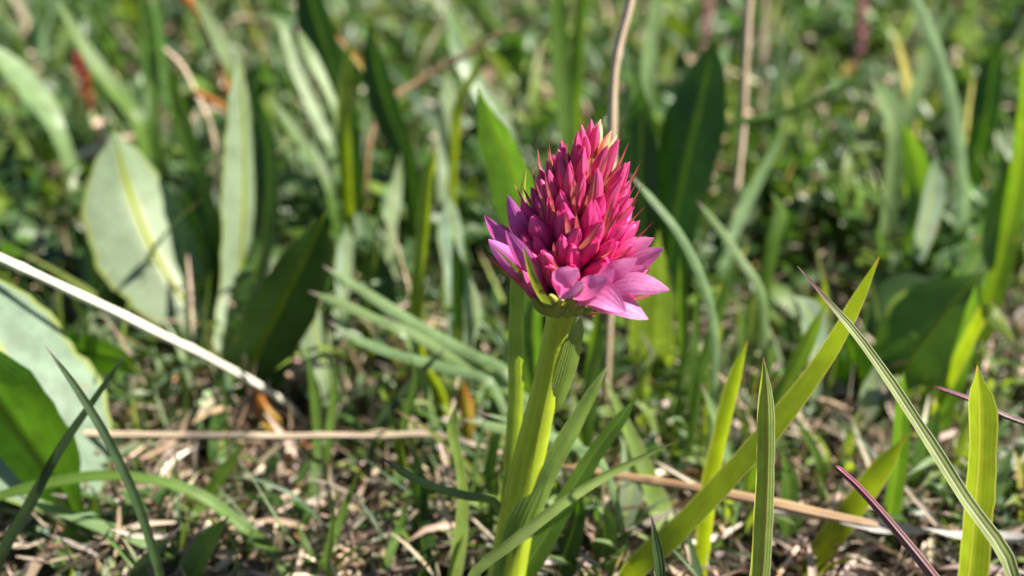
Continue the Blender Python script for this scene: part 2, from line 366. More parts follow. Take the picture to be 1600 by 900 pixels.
def herbs(ncl, y0, y1, marg, lo, hi, per=(5, 11), spread=.6, maxz=1.3):
    c = wedge(ncl, y0, y1, marg); c = c[rng.uniform(0, 1, len(c)) > patch(c[:, 0], c[:, 1]) * .9]
    c = c[np.linalg.norm(c - np.array([.2, 0]), axis=1) > 1.2]
    k = rng.integers(per[0], per[1], len(c)); idx = np.repeat(np.arange(len(c)), k); n = len(idx)
    p = c[idx] + rng.normal(0, spread * .5, (n, 2)); z = rng.uniform(.1, maxz, n)
    root = np.c_[p, hgt(p[:, 0], p[:, 1]) + z]
    cc, _ = palette(len(c), [(.05, .11, .022), (.08, .145, .055), (.11, .17, .025), (.16, .22, .11), (.035, .075, .017)], [3, 3, 2, 1.2, 3])
    colr = np.clip(cc[idx] * rng.lognormal(0, .18, (n, 1)), 0, .6)
    L = rng.uniform(lo, hi, n)
    V, F, P = strips(root, L, L * rng.uniform(.3, .55, n), rng.uniform(0, 6.28, n), rng.uniform(.5, 1.5, n), rng.normal(.3, .3, n), colr, rows=5, fold=.3, oval=True)
    push(V, F, P)
herbs(240, 2.0, 8, 5, .3, .65, maxz=.8)
herbs(1000, 8, 24, 8, .45, 1.2, maxz=1.6)
herbs(1100, 24, 60, 12, .7, 1.7, maxz=2.0)
herbs(500, 60, 130, 30, .6, 1.6, maxz=2.2)
flush('herb_cover', M['herb'], 'low mat of small oval herb leaves between the grass')

LIT = [(.38, .29, .21), (.47, .37, .28), (.26, .18, .12), (.13, .095, .07), (.58, .49, .4), (.36, .31, .27), (.34, .17, .08)]
def litter(p, lo, hi, wr, zmax, wts=(4, 3, 3, 3, .9, 2, .5)):
    n = len(p); root = np.c_[p, hgt(p[:, 0], p[:, 1]) + rng.uniform(0, zmax, n) ** 1.3]
    L = rng.uniform(lo, hi, n); c, _ = palette(n, LIT, wts, .28)
    V, F, P = strips(root, L, L * rng.uniform(wr[0], wr[1], n), rng.uniform(0, 6.28, n), rng.normal(1.5, .35, n), rng.normal(0, .9, n), c, rows=4, fold=.5, oval=True, roll=rng.uniform(-1.5, 1.5, n))
    push(V, F, P)
p = wedge(26000, -1, 14, 4); k = rng.uniform(0, 1, len(p)) < .35 + .65 * patch(p[:, 0], p[:, 1]); litter(p[k][:5200], .12, .4, (.25, .6), .5); litter(p[k][5200:], .3, 1.4, (.05, .13), .6)
p = wedge(15000, 14, 50, 8); k = rng.uniform(0, 1, len(p)) < .4 + .6 * patch(p[:, 0], p[:, 1]); litter(p[k][:6000], .25, .9, (.25, .7), 1.5)
litter(wedge(1500, 50, 130, 25), .4, 1.2, (.2, .5), 1.2)
litter(scatter(3500, -35, 35, -30, 1), .12, .4, (.3, .7), .35)
litter(wedge(1100, 0, 14, 5), .8, 2.4, (.03, .08), .5); litter(wedge(1100, 14, 50, 8), 1., 3.6, (.03, .08), 1.2)
flush('dry_litter', M['litter'], 'beige dry stalk scraps and dead leaf litter on the soil')

# ------------------------------------------------------------------ single leaves and stalks
def line(pts, n=26, root=True):
    """pts: (px, py, Y, width px) from the tip down -> centre line, widths, length along"""
    A = []
    for (x, y, Y, wpx) in pts:
        p = at(x, y, Y); A.append([*p, wpx / scale_at(p)])
    A = np.array(A)
    if root:
        last = A[-1]; gz = float(hgt(last[0], last[1])) - .12
        if last[2] > gz + .08:
            d = (A[-1] - A[-2])[:3]; d = d / max(np.linalg.norm(d), 1e-6); h = last[2] - gz
            k = min(.6, .35 * h)
            A = np.vstack([A, [last[0] + d[0] * k, last[1] + d[1] * k, gz, last[3] * .8]])
    B, s = spline(A, n); W = np.maximum(B[:, 3], .004)
    return B[:, :3], W, s
def tipped(W, s, l=.5, e=.6):
    return W * np.clip(s / l, .03, 1) ** e
def blade(name, mat, pts, label, cat='grass blade', group=None, turn=0., fold=.3, twist=0., n=26, root=True, tl=.5, form='ribbon', parent=None, m=5, cup=0., ripple=.03, te=.6, flat=1.):
    C, W, s = line(pts, n, root); turn = turn * 1.5
    W = W / max(math.cos(R(turn)), .45) if form == 'ribbon' else W
    W = tipped(W, s, tl, te)
    if form == 'tube' and mat in ('white', 'beige', 'brown', 'tan'):      # dry stalks: nodes, uneven girth, slight wander
        W = W * (1 + .05 * np.sin(s * 2.1 + 1) + .04 * np.sin(s * 5.7) + .2 * np.exp(-((s % 3.1 - 1.5) / .09) ** 2))
        C = C + np.c_[np.sin(s * 1.7), np.sin(s * 1.3 + 1), np.sin(s * 2.2 + 2) + .6 * np.sin(s * 4.3)] * .008
    V, F, UV = (ribbon(C, W, s, turn, fold, cup, twist, m, ripple) if form == 'ribbon' else tube(C, W, s, 8, flat))
    base = C[-1].copy()
    if parent is not None:
        po = np.array(parent.location) / U; o = link(name, mesh_of(name, V - po, F, UV, M[mat]), parent)
        o['_'] = 0; del o['_']; return o, C, W, s
    if form == 'tube':
        o = link(name, mesh_of(name, V - base, F, UV, M[mat]), None, base)
        return tag(o, label, cat, group), C, W, s
    leafy = name == 'lance_leaf'
    e = empty('leafy_plant' if leafy else 'dry_grass' if name == 'dry_stalk' else 'grass_plant', base, label, 'plant' if leafy else 'stalk' if name == 'dry_stalk' else 'grass', group)
    o = link('leaf' if leafy else 'blade', mesh_of(name, V - base, F, UV, M[mat]), e)
    if leafy: midrib(o, C, W, s, base, .045, turn)
    if root:
        for q in range(3):                                             # short side leaves at the foot
            a = rng.uniform(0, 6.28); l = rng.uniform(.5, 1.1); dx, dy = math.cos(a), math.sin(a)
            P = np.array([[dx * l * .75, dy * l * .75, l * .8, .02], [dx * l * .35, dy * l * .35, l * .55, .12], [dx * .03, dy * .03, 0, .12]])
            B2, s2 = spline(P, 9)
            V2, F2, U2 = ribbon(B2[:, :3], np.maximum(B2[:, 3], .01), s2, 0, -.3, 0, 0, 3, 0, face=(-dx * .4, -dy * .4, .8))
            link('leaf' if leafy else 'blade', mesh_of('side leaf', V2, F2, U2, M[mat]), e)
    return e, C, W, s
def midrib(leaf, C, W, s, parent_root, wid=.07, turn=0., side=1, mat='rib', f0=.03):
    n = len(C); N = unit(CAMP - C); T = unit(np.gradient(C, axis=0)); S = unit(np.cross(T, N)); N = np.cross(S, T); N = rot(N, T, R(turn) * sunward(T, N))
    ww = np.minimum(wid * (.35 + .65 * np.linspace(0, 1, n)), W * .5)
    V, F, UV = tube(C + N * .008, ww, s, 6, .6)
    return link('midrib', mesh_of('midrib', V - parent_root, F, UV, M[mat]), leaf)

# broad-leaved plant at the left
r0 = at(335, 600, 7.0); r0[2] = hgt(r0[0], r0[1])
bp = empty('broadleaf_plant', r0, 'broad-leaved rosette with pale lance leaves and yellow midribs', 'plant')
po = np.array(bp.location) / U
def bleaf(par, mat, pts, turn=0, fold=.15, cup=.1, rib=True, ribw=.105, tl=.9, te=.7, **k):
    o, C, W, s = blade('leaf', mat, pts, None, parent=par, turn=turn, fold=fold, cup=cup, m=9, tl=tl, te=te, ripple=.04, **k)
    if rib: midrib(o, C, W, s, np.array(par.location) / U, ribw, turn)
    return o
bleaf(bp, 'pale', [(178, 204, 9.2, 20), (200, 290, 9.0, 118), (228, 365, 8.6, 150), (268, 440, 8.2, 130), (312, 505, 7.8, 70), (335, 590, 7.2, 30)], turn=15, fold=.16, tl=.5)
bleaf(bp, 'pale', [(372, 60, 10.2, 8), (379, 150, 9.8, 30), (382, 260, 9.3, 46), (379, 380, 8.6, 46), (370, 470, 8.0, 40), (345, 590, 7.1, 30)], turn=34, fold=.2, tl=1.2, te=.8)
bleaf(bp, 'broad', [(400, 130, 10.6, 6), (418, 240, 10.1, 36), (415, 350, 9.2, 44), (395, 450, 7.8, 40), (350, 590, 7.1, 25)], turn=-35, fold=-.3, rib=False)  # dark leaf standing in for the folded leaf's shaded right half
bleaf(bp, 'broad', [(285, 280, 10.2, 10), (308, 350, 9.9, 70), (325, 430, 9.2, 84), (335, 510, 8.2, 66), (338, 590, 7.2, 30)], turn=-30, fold=.1, rib=False)
bleaf(bp, 'broad', [(510, 328, 5.2, 6), (487, 380, 5.3, 62), (452, 450, 5.4, 92), (408, 535, 5.5, 100), (368, 625, 5.6, 84), (345, 700, 5.6, 44)], turn=16, fold=-.4, tl=.6)
bleaf(bp, 'pale', [(140, 265, 8.8, 6), (150, 350, 8.7, 30), (156, 440, 8.5, 40), (158, 530, 8.2, 42)], turn=40, fold=-.2, ribw=.05)
bleaf(bp, 'backlit', [(224, 590, 4.0, 8), (195, 566, 4.1, 52), (145, 554, 4.2, 60), (90, 543, 4.3, 40), (40, 560, 4.4, 18)], turn=-26, fold=-.15, ribw=.04)
# big pale leaf in the lower left corner
r1 = gnd(120, 830); bq = empty('broadleaf_plant', r1, 'low plant with one very broad glossy leaf beside thin dark grass', 'plant')
bleaf(bq, 'pale', [(-75, 400, 3.3, 10), (-35, 490, 3.1, 170), (20, 590, 2.8, 235), (75, 680, 2.5, 225), (112, 760, 2.2, 130), (128, 815, 2.0, 40)], turn=14, fold=.12, ribw=.07, tl=.7)
bleaf(bq, 'backlit', [(-90, 520, 2.3, 10), (-40, 580, 2.2, 100), (15, 655, 2.0, 140), (62, 720, 1.9, 110), (108, 790, 1.8, 36)], turn=-32, fold=-.15, ribw=.06, tl=.6)  # added leaf, stands for the big leaf's backlit left half
bleaf(bq, 'mid', [(150, 770, 1.7, 10), (140, 810, 1.7, 60), (120, 860, 1.6, 70), (110, 905, 1.5, 40)], turn=15, fold=-.2)
bleaf(bq, 'pale', [(55, 770, 2.0, 8), (80, 820, 1.9, 55), (100, 870, 1.8, 55), (112, 905, 1.7, 30)], turn=20, fold=-.2)
bleaf(bq, 'pale', [(205, 755, 2.0, 8), (195, 800, 1.9, 38), (185, 850, 1.8, 38), (170, 900, 1.7, 22)], turn=30, fold=-.2, rib=False)

# dark leaf behind the flower, with its neighbours
r2 = gnd(1030, 600); bd = empty('broadleaf_plant', r2, 'plant with tall dark pointed leaves right behind the flower', 'plant')
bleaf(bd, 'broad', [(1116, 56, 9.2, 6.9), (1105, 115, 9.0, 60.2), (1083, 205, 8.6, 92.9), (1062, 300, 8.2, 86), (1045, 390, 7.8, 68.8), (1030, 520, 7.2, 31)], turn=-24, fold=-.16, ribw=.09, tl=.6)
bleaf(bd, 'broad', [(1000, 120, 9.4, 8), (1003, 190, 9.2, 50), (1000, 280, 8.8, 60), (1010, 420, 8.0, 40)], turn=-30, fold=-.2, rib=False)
bleaf(bd, 'orleaf', [(1030, 360, 6.2, 10), (1024, 430, 6.2, 56), (1018, 510, 6.1, 70), (1020, 575, 6.0, 62), (1020, 625, 5.8, 40)], turn=-14, fold=-.1, ribw=.04)
# right hand broad leaves
r3 = gnd(1420, 600); be = empty('broadleaf_plant', r3, 'plant with wide spreading green leaves among the herbs at the right', 'plant')
bleaf(be, 'mid', [(1545, 420, 6.3, 8), (1505, 455, 6.2, 90), (1450, 525, 6.0, 130), (1400, 590, 5.8, 90), (1380, 640, 5.5, 30)], turn=-20, fold=-.2)
bleaf(be, 'broad', [(1310, 500, 6.2, 8), (1330, 545, 6.1, 70), (1350, 600, 5.9, 80), (1375, 650, 5.6, 40)], turn=-28, fold=-.2, rib=False)
bleaf(be, 'broad', [(1480, 440, 7.6, 8), (1430, 450, 7.6, 60), (1390, 480, 7.4, 60), (1385, 560, 6.6, 30)], turn=-10, fold=-.2, rib=False)

# orchid neighbour leaf behind its head at the left
blade('lance_leaf', 'mid', [(745, 134, 5.6, 8), (762, 180, 5.5, 36), (790, 245, 5.3, 62), (812, 310, 5.1, 66), (828, 400, 4.9, 50), (832, 520, 4.5, 34)], 'pointed green leaf leaning behind the left side of the flower head', 'leaf', turn=-30, fold=-.2, m=7, tl=.8)

# stalks
stalk = lambda *a, **k: blade(a[0], a[1], a[2], a[3], cat=k.pop('cat', 'stalk'), form='tube', fold=0, n=k.pop('n', 110), **k)
stalk('dry_straw', 'white', [(-120, 345, 3.2, 15), (0, 403, 3.5, 14.3), (200, 497, 4.2, 14.3), (385, 592, 5.0, 12.2), (460, 640, 5.6, 7.5)], 'bright bleached straw leaning down across the broad leaves', tl=.02, flat=.6)
stalk('dry_stalk', 'beige', [(60, 676, 2.9, 13), (300, 681, 3.0, 12.2), (470, 681, 3.0, 11.5), (600, 682, 3.0, 10.8), (690, 681, 2.9, 11.5), (790, 711, 2.7, 10.1), (880, 730, 2.4, 9.4), (960, 742, 2.0, 9.4)], 'horizontal beige dry stalk lying behind the orchid stem', root=False, tl=.02, flat=.8)
stalk('dry_stalk', 'brown', [(870, 729, 2.0, 9), (1000, 748, 1.7, 14), (1100, 765, 1.4, 16), (1200, 785, 1.2, 18), (1300, 806, 1.0, 17), (1370, 822, .9, 9)], 'smooth reddish brown dry stalk lying between the grass blades', root=False, tl=.3, flat=.9)
blade('dry_stalk', 'greydry', [(1190, 798, 1.25, 12), (1260, 808, 1.15, 18), (1340, 820, 1.05, 20), (1440, 824, .95, 22), (1540, 838, .85, 20), (1640, 850, .75, 18), (1750, 870, .7, 12)], 'twisted weathered grey grass stalk at the end of the brown one', 'stalk', fold=.5, twist=560, root=False, n=60)
stalk('dry_stalk', 'tan', [(1000, -60, 6.2, 15), (982, 10, 6.0, 15), (962, 95, 5.8, 14), (957, 210, 5.5, 14), (956, 330, 5.2, 13), (955, 450, 5.0, 12)], 'pale beige stalk standing upright right behind the flower tip', tl=.02)
stalk('dry_stalk', 'tan', [(1172, -40, 11.5, 13), (1165, 80, 11.3, 13), (1160, 200, 11.0, 12), (1146, 330, 10.5, 12)], 'tan upright stalk beyond the tall dark leaf', tl=.05)
stalk('grass_stalk', 'grass', [(1362, 106, 10, 7), (1300, 145, 9.8, 10), (1220, 178, 9.6, 12), (1130, 203, 9.4, 11), (1100, 280, 9.2, 10)], 'thin green stem arching sideways over bleached litter')
stalk('grass_stalk', 'brown', [(800, 40, 13, 7), (735, 80, 13, 9), (660, 125, 13, 9), (600, 165, 12.6, 9), (575, 230, 12.2, 9)], 'thin brownish stem leaning sideways in the far grass')
stalk('purple_stem', 'purple', [(1304, 727, -.9, 9), (1340, 760, -1.0, 11), (1395, 822, -1.2, 14), (1458, 900, -1.5, 17), (1490, 945, -1.6, 17)], 'dark purple stem rising in front of the grey stalk', tl=.06)
stalk('purple_stem', 'purple', [(1458, 604, .4, 5), (1510, 622, .3, 8), (1560, 645, .2, 9), (1640, 690, 0, 11)], 'thin purple stem passing behind the wide yellow green blade', tl=.1)
stalk('dry_straw', 'tan', [(-60, 330, 15, 24), (40, 292, 15, 26), (150, 235, 15.2, 20), (220, 210, 15.4, 10)], 'thick pinkish dry straw lying in the far left grass', root=False, tl=.05)
stalk('dry_straw', 'orange', [(278, -20, 17, 18), (310, 15, 16.6, 18), (340, 60, 16.2, 12)], 'short orange dry straw in the far left grass', tl=.1)
stalk('dry_straw', 'tan', [(255, 75, 13.2, 6), (285, 105, 13, 7), (303, 140, 12.8, 7), (330, 200, 12.4, 7)], 'thin bent straw beside a pale tall leaf', tl=.05)
stalk('dry_straw', 'orange', [(303, 142, 12.5, 9), (326, 154, 12.4, 10), (350, 167, 12.3, 8)], 'short bright orange straw tip beside a pale tall leaf', tl=.05, root=False)
def spike(pts, mat, label):
    C, W, s = line(pts, 24); e = empty('flower_spike', C[-1], label, 'flower')
    b = C[-1]; V, F, UV = tube(C, np.minimum(W, .1), s, 6); link('stalk', mesh_of('stalk', V - b, F, UV, M['grass']), e)
    k = int(np.argmax(W < .5 * W.max())) if (W[4:] < .5 * W.max()).any() else 14
    k = 4 + int(np.argmax(W[4:] < .5 * W.max()))
    for q in range(26):
        i = min(23, int(q / 26 * k)); a = q * 2.4; d = unit(np.array([math.cos(a), math.sin(a), .9])); r = W[i] * .5
        t = np.linspace(0, 1, 6); Cf = C[i] + d * (t * r * 1.5)[:, None]
        V, F, UV = tube(Cf, r * .8 * np.sin(np.pi * (t * .85 + .1)), t, 6); link('floret', mesh_of('floret', V - b, F, UV, M[mat]), e)
spike([(122, 92, 18, 20), (130, 125, 18, 24), (138, 165, 18, 20), (142, 215, 17.8, 7)], 'red', 'small red flower spike in the far left grass')
spike([(1106, 10, 21, 14), (1103, 40, 21, 18), (1100, 65, 21, 14), (1098, 110, 20.8, 6)], 'petalfar', 'faint pink flower spike beyond the tip of the dark leaf')
spike([(1345, -10, 22, 18), (1345, 40, 22, 20), (1343, 75, 22, 16), (1342, 120, 21.8, 7)], 'petalfar', 'faint pink flower spike above the arching green stem')

# grass in and near the plane of the flower
blade('grass_blade', 'glow', [(1374, 401, .9, 8.6), (1345, 462, .8, 21.6), (1300, 545, .7, 26.6), (1232, 640, .55, 32.4), (1150, 735, .4, 34.6), (1060, 830, .3, 36), (985, 900, .2, 33.1)], 'broad yellow green grass blade leaning right and glowing in the sun', turn=-38, fold=-.08, tl=.7)
blade('grass_blade', 'purplegreen', [(1246, 416, -.3, 8), (1290, 468, -.4, 10), (1345, 535, -.55, 14), (1420, 645, -.75, 17), (1500, 772, -1.0, 20), (1580, 905, -1.3, 22)], 'narrow folded grass blade with purple tip crossing the yellow green one', turn=24, fold=-.5, tl=.9)
blade('grass_blade', 'vgrass', [(1193, 558, -1.0, 8.5), (1197, 610, -1.0, 22.1), (1198, 690, -1.05, 27.2), (1195, 790, -1.1, 28.9), (1188, 905, -1.2, 30.6)], 'upright keeled grass blade with a red seam', turn=4, fold=.8, tl=.6, m=7)
blade('grass_blade', 'glow', [(1168, 533, 1.6, 6.8), (1152, 590, 1.5, 20.4), (1132, 670, 1.3, 23.8), (1112, 770, 1.1, 25.5), (1102, 860, 1.0, 22.1)], 'straight yellow green blade with pale edge beside the keeled blade', turn=-30, fold=-.4)
blade('grass_blade', 'blunt', [(1527, 570, -.5, 8.2), (1530, 625, -.5, 37.7), (1530, 710, -.55, 41), (1522, 810, -.6, 42.6), (1512, 910, -.7, 41)], 'wide upright yellow green blade with blunt tip and folded keel', turn=-20, fold=.45, tl=.55, m=7)
blade('grass_blade', 'darkblade', [(1017, 803, -1.4, 6), (1022, 840, -1.4, 14), (1030, 905, -1.5, 16)], 'short grey purple grass tip standing before the yellow green blade', fold=-.5, turn=20)
blade('grass_blade', 'mid', [(1412, 582, 2.2, 10), (1408, 640, 2.1, 22), (1402, 720, 1.9, 26), (1390, 800, 1.7, 26)], 'short upright green blade behind the narrow purple tipped one', turn=-25)
blade('grass_blade', 'glow', [(1418, 678, 1.6, 8), (1378, 735, 1.5, 32), (1325, 810, 1.4, 36.8), (1275, 880, 1.2, 35.2)], 'broad bent green blade behind the brown stalk', turn=-18, fold=-.3)
blade('grass_blade', 'mid', [(1525, 445, 5.2, 10), (1512, 510, 5.1, 26), (1492, 580, 5.0, 28), (1470, 660, 4.6, 22)], 'yellowish blade beside wide spreading leaves', turn=-30)
blade('grass_blade', 'grass', [(1606, 60, 8.5, 14), (1600, 180, 8.3, 24), (1580, 330, 8.0, 34), (1545, 470, 7.4, 34), (1520, 560, 7.0, 26)], 'long bright blade rising steeply at the right end of the meadow', turn=-20)
blade('grass_blade', 'blue', [(1420, -30, 12.5, 18), (1450, 40, 12.2, 19), (1485, 140, 11.8, 19), (1502, 240, 11.3, 18), (1505, 380, 10.4, 16)], 'long pale blade leaning left above small herbs', turn=25)
blade('grass_blade', 'glow', [(1590, 540, 4.2, 10), (1560, 500, 4.4, 24), (1540, 480, 4.6, 20)], 'bent bright blade between wide leaves and the blunt blade', root=True, turn=-20)
blade('grass_blade', 'blue', [(984, 272, 4.6, 8), (1020, 312, 4.5, 11), (1062, 365, 4.3, 13), (1095, 430, 4.1, 14), (1115, 500, 3.9, 14), (1118, 570, 3.7, 12)], 'blue green blade bending down right beside the flower', turn=18)
blade('grass_blade', 'blue', [(1090, 315, 6.0, 8), (1120, 350, 6.0, 11), (1155, 400, 5.8, 13), (1192, 465, 5.5, 13)], 'short blue green blade next to a bending one', turn=20)
blade('grass_blade', 'grass', [(1148, 405, 4.4, 7), (1130, 470, 4.2, 15), (1108, 540, 4.0, 17), (1092, 610, 3.8, 16)], 'upright green blade left of the litter patch', turn=15)
blade('grass_blade', 'grass', [(1205, 300, 8, 8), (1222, 330, 7.9, 22), (1210, 380, 7.6, 20)], 'short light blade before the herb mat', turn=25)
blade('grass_blade', 'grass', [(1062, 400, 5.5, 6), (1065, 480, 5.3, 15), (1068, 560, 5.0, 16), (1060, 640, 4.4, 15)], 'slim upright blade just right of the open petals', turn=-15)
blade('grass_blade', 'grass', [(935, 470, 3.8, 8), (930, 540, 3.7, 22), (922, 600, 3.5, 24), (915, 680, 3.2, 20)], 'green blade rising behind the upper stem', turn=-12)
blade('grass_blade', 'orleaf', [(945, 590, 2.6, 8), (975, 660, 2.4, 16), (1005, 730, 2.2, 26), (1030, 800, 2.0, 34), (1050, 860, 1.8, 30)], 'pale bent blade running down to the glowing one', turn=20, fold=-.3)
blade('grass_blade', 'shoot', [(1062, 686, .3, 5), (1000, 715, .2, 9), (940, 745, .0, 14), (870, 790, -.35, 17), (800, 845, -.6, 18), (735, 902, -.8, 17)], 'green blade slanting across the foot of the orchid stem', turn=25, fold=-.4)
blade('grass_shoot', 'shoot', [(596, 714, .1, 7), (630, 738, .1, 13), (675, 760, .15, 14), (725, 774, .2, 15), (778, 787, .25, 15)], 'curved round grass shoot with purple tip left of the stem', form='tube', tl=.35, root=True, fold=0)
blade('grass_blade', 'orleaf', [(714, 628, .9, 8), (706, 670, .9, 18), (716, 720, .85, 15), (722, 770, .8, 20), (718, 830, .7, 30), (708, 905, .5, 34)], 'wavy twisted green blade left of the stem', turn=10, fold=-.2, twist=-50, tl=.4)
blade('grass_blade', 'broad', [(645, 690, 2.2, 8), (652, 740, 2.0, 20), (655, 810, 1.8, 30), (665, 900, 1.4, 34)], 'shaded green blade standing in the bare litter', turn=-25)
blade('grass_blade', 'blue', [(750, 645, 1.8, 5), (790, 655, 1.8, 10), (830, 668, 1.7, 12), (880, 690, 1.6, 12), (940, 720, 1.4, 12)], 'thin pale blade passing behind the stem', turn=20)
blade('grass_blade', 'blue', [(722, 655, 2.4, 6), (770, 665, 2.4, 14), (830, 680, 2.3, 15), (900, 690, 2.2, 14)], 'second thin pale blade passing behind the stem', turn=20)
blade('grass_blade', 'mid', [(930, 780, 1.2, 8), (945, 820, 1.2, 34), (940, 870, 1.1, 40), (935, 905, 1.0, 34)], 'low ochre tipped leaf at the foot of the orchid', turn=-15, tl=.3)
blade('grass_blade', 'broad', [(905, 760, .9, 8), (900, 810, .9, 26), (880, 870, .8, 38), (868, 910, .7, 36)], 'dark short leaf right behind the foot of the stem', turn=-25)
# mid field, left of the flower
blade('grass_blade', 'glow', [(680, 228, 6.6, 8), (674, 270, 6.5, 20), (664, 370, 6.2, 21), (655, 470, 5.8, 22), (658, 560, 5.4, 24), (690, 615, 5.0, 20)], 'tall yellow green blade standing alone left of the flower', turn=-28, fold=-.4)
blade('grass_blade', 'blue', [(505, 415, 5.2, 8), (570, 455, 5.0, 15), (640, 500, 4.7, 18), (720, 545, 4.3, 18), (800, 590, 3.8, 16)], 'long blue green blade slanting down to the stem, uppermost of its sheaf', turn=16)
blade('grass_blade', 'blue', [(482, 455, 4.9, 6), (525, 470, 4.8, 15), (570, 490, 4.7, 15), (640, 530, 4.4, 14)], 'short pale blade within the slanting sheaf, beside the shaded broad leaf', turn=18)
blade('grass_blade', 'blue', [(514, 502, 4.3, 6), (560, 530, 4.2, 13), (620, 553, 4.0, 15), (700, 575, 3.8, 15), (770, 600, 3.5, 13)], 'curved blue green blade with pinkish tip, lowest of its sheaf', turn=20)
blade('grass_blade', 'blue', [(600, 495, 4.6, 6), (660, 530, 4.4, 15), (730, 570, 4.1, 19), (800, 610, 3.7, 18), (850, 650, 3.3, 15)], 'broad blue green blade in the middle of the slanting sheaf', turn=14)
blade('lance_leaf', 'pale', [(486, 470, 6.0, 8), (492, 505, 6.0, 42), (502, 550, 5.9, 46), (512, 590, 5.7, 26)], 'small whitish leaf in the shade under the slanting sheaf', 'leaf', turn=30, m=7)
blade('lance_leaf', 'pale', [(728, 425, 5.6, 8), (738, 460, 5.6, 26), (744, 495, 5.5, 30), (735, 540, 5.3, 16)], 'small curved pale leaf left of the stem', 'leaf', turn=32, m=7)
blade('lance_leaf', 'pale', [(700, 300, 8.0, 8), (708, 345, 7.9, 38), (714, 400, 7.7, 36), (712, 470, 7.2, 22)], 'upright pale leaf behind the tall yellow green blade', 'leaf', turn=34, m=7)
blade('lance_leaf', 'pale', [(542, 348, 8.4, 6), (544, 380, 8.3, 24), (542, 425, 8.0, 26), (538, 470, 7.6, 16)], 'small pale upright leaf beyond the slanting sheaf', 'leaf', turn=34, m=7)
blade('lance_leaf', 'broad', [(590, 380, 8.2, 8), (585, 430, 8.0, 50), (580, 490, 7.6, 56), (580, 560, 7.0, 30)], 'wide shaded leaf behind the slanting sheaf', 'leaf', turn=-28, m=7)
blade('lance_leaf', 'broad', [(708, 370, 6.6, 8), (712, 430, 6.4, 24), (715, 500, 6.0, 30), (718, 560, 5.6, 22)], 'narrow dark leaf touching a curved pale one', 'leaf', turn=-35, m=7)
blade('lance_leaf', 'pale', [(700, 110, 13.5, 8), (705, 165, 13.3, 28), (704, 230, 13, 32), (700, 300, 12.4, 22)], 'pale wavy upright leaf in the far grass', 'leaf', turn=35, m=7)
blade('grass_blade', 'darkblade', [(695, 545, 3.6, 5), (660, 580, 3.6, 11), (620, 625, 3.4, 13), (590, 665, 3.2, 12)], 'thin dark blade leaning right over the bare litter', fold=-.5)
blade('grass_blade', 'grass', [(640, 555, 3.5, 5), (650, 590, 3.4, 11), (638, 640, 3.2, 13), (628, 690, 3.0, 12)], 'thin curved green blade at the edge of the bare litter', fold=-.4)
blade('grass_blade', 'grass', [(478, 540, 3.8, 5), (490, 620, 3.6, 14), (495, 700, 3.2, 15), (485, 790, 2.6, 14)], 'thin upright green blade in front of the beige stalk', fold=-.4, turn=15)
blade('grass_blade', 'grass', [(525, 560, 4.2, 5), (518, 640, 3.8, 14), (512, 700, 3.4, 12)], 'faint green blade reaching up behind the beige stalk', fold=-.4, turn=15)
blade('grass_blade', 'grass', [(560, 735, 1.9, 5), (535, 800, 1.7, 12), (505, 880, 1.4, 14)], 'thin green blade leaning over the beige litter', fold=-.4, turn=20)
blade('lance_leaf', 'ochre', [(400, 610, 5.0, 8), (415, 640, 4.9, 26), (432, 672, 4.7, 24), (440, 690, 4.6, 12)], 'yellow and orange withered leaf above the beige stalk', 'leaf', turn=10, m=7, tl=.25)
blade('lance_leaf', 'ochre', [(722, 590, 3.9, 6), (726, 620, 3.8, 24), (732, 660, 3.6, 18)], 'small yellowish leaf near the end of the sheaf', 'leaf', turn=-10, m=7)
# left foreground grass
blade('grass_blade', 'darkblade', [(70, 540, .7, 5), (115, 600, .6, 11), (170, 690, .4, 14), (212, 780, .2, 14), (245, 880, 0, 14), (255, 930, -.1, 12)], 'dark thin curved blade crossing over another before the glossy leaf', fold=-.5)
blade('grass_blade', 'darkblade', [(196, 553, .9, 5), (150, 620, .8, 10), (95, 700, .6, 14), (40, 800, .4, 18), (-10, 895, .2, 20)], 'dark thin blade with pale tip leaning right, crossed by another', fold=-.5)
blade('grass_blade', 'mid', [(-60, 795, 1.1, 10), (40, 765, 1.3, 16), (150, 745, 1.5, 16), (245, 752, 1.6, 16), (320, 780, 1.6, 18), (385, 830, 1.5, 18), (445, 890, 1.3, 18)], 'long arching blade bowed low over the ground at the left', root=True, turn=25, fold=-.3, n=36)
blade('grass_blade', 'mid', [(382, 692, 2.4, 8), (350, 740, 2.3, 20), (315, 800, 2.1, 22), (275, 880, 1.8, 22)], 'straight pale green blade crossing the arching one', turn=24)
blade('grass_blade', 'blue', [(20, 765, 1.6, 6), (90, 795, 1.5, 14), (160, 820, 1.4, 18), (235, 850, 1.2, 18)], 'pale blade lying low in the left corner', turn=28, root=True)
blade('grass_blade', 'darkblade', [(282, 822, .4, 6), (255, 850, .3, 16), (215, 895, .2, 20)], 'short dark blade low beside the arching blade', fold=-.3)
blade('grass_blade', 'mid', [(358, 806, .6, 8), (338, 840, .6, 30), (310, 890, .5, 36), (300, 930, .4, 30)], 'short folded green leaf low at the left', turn=-30, fold=-.5)
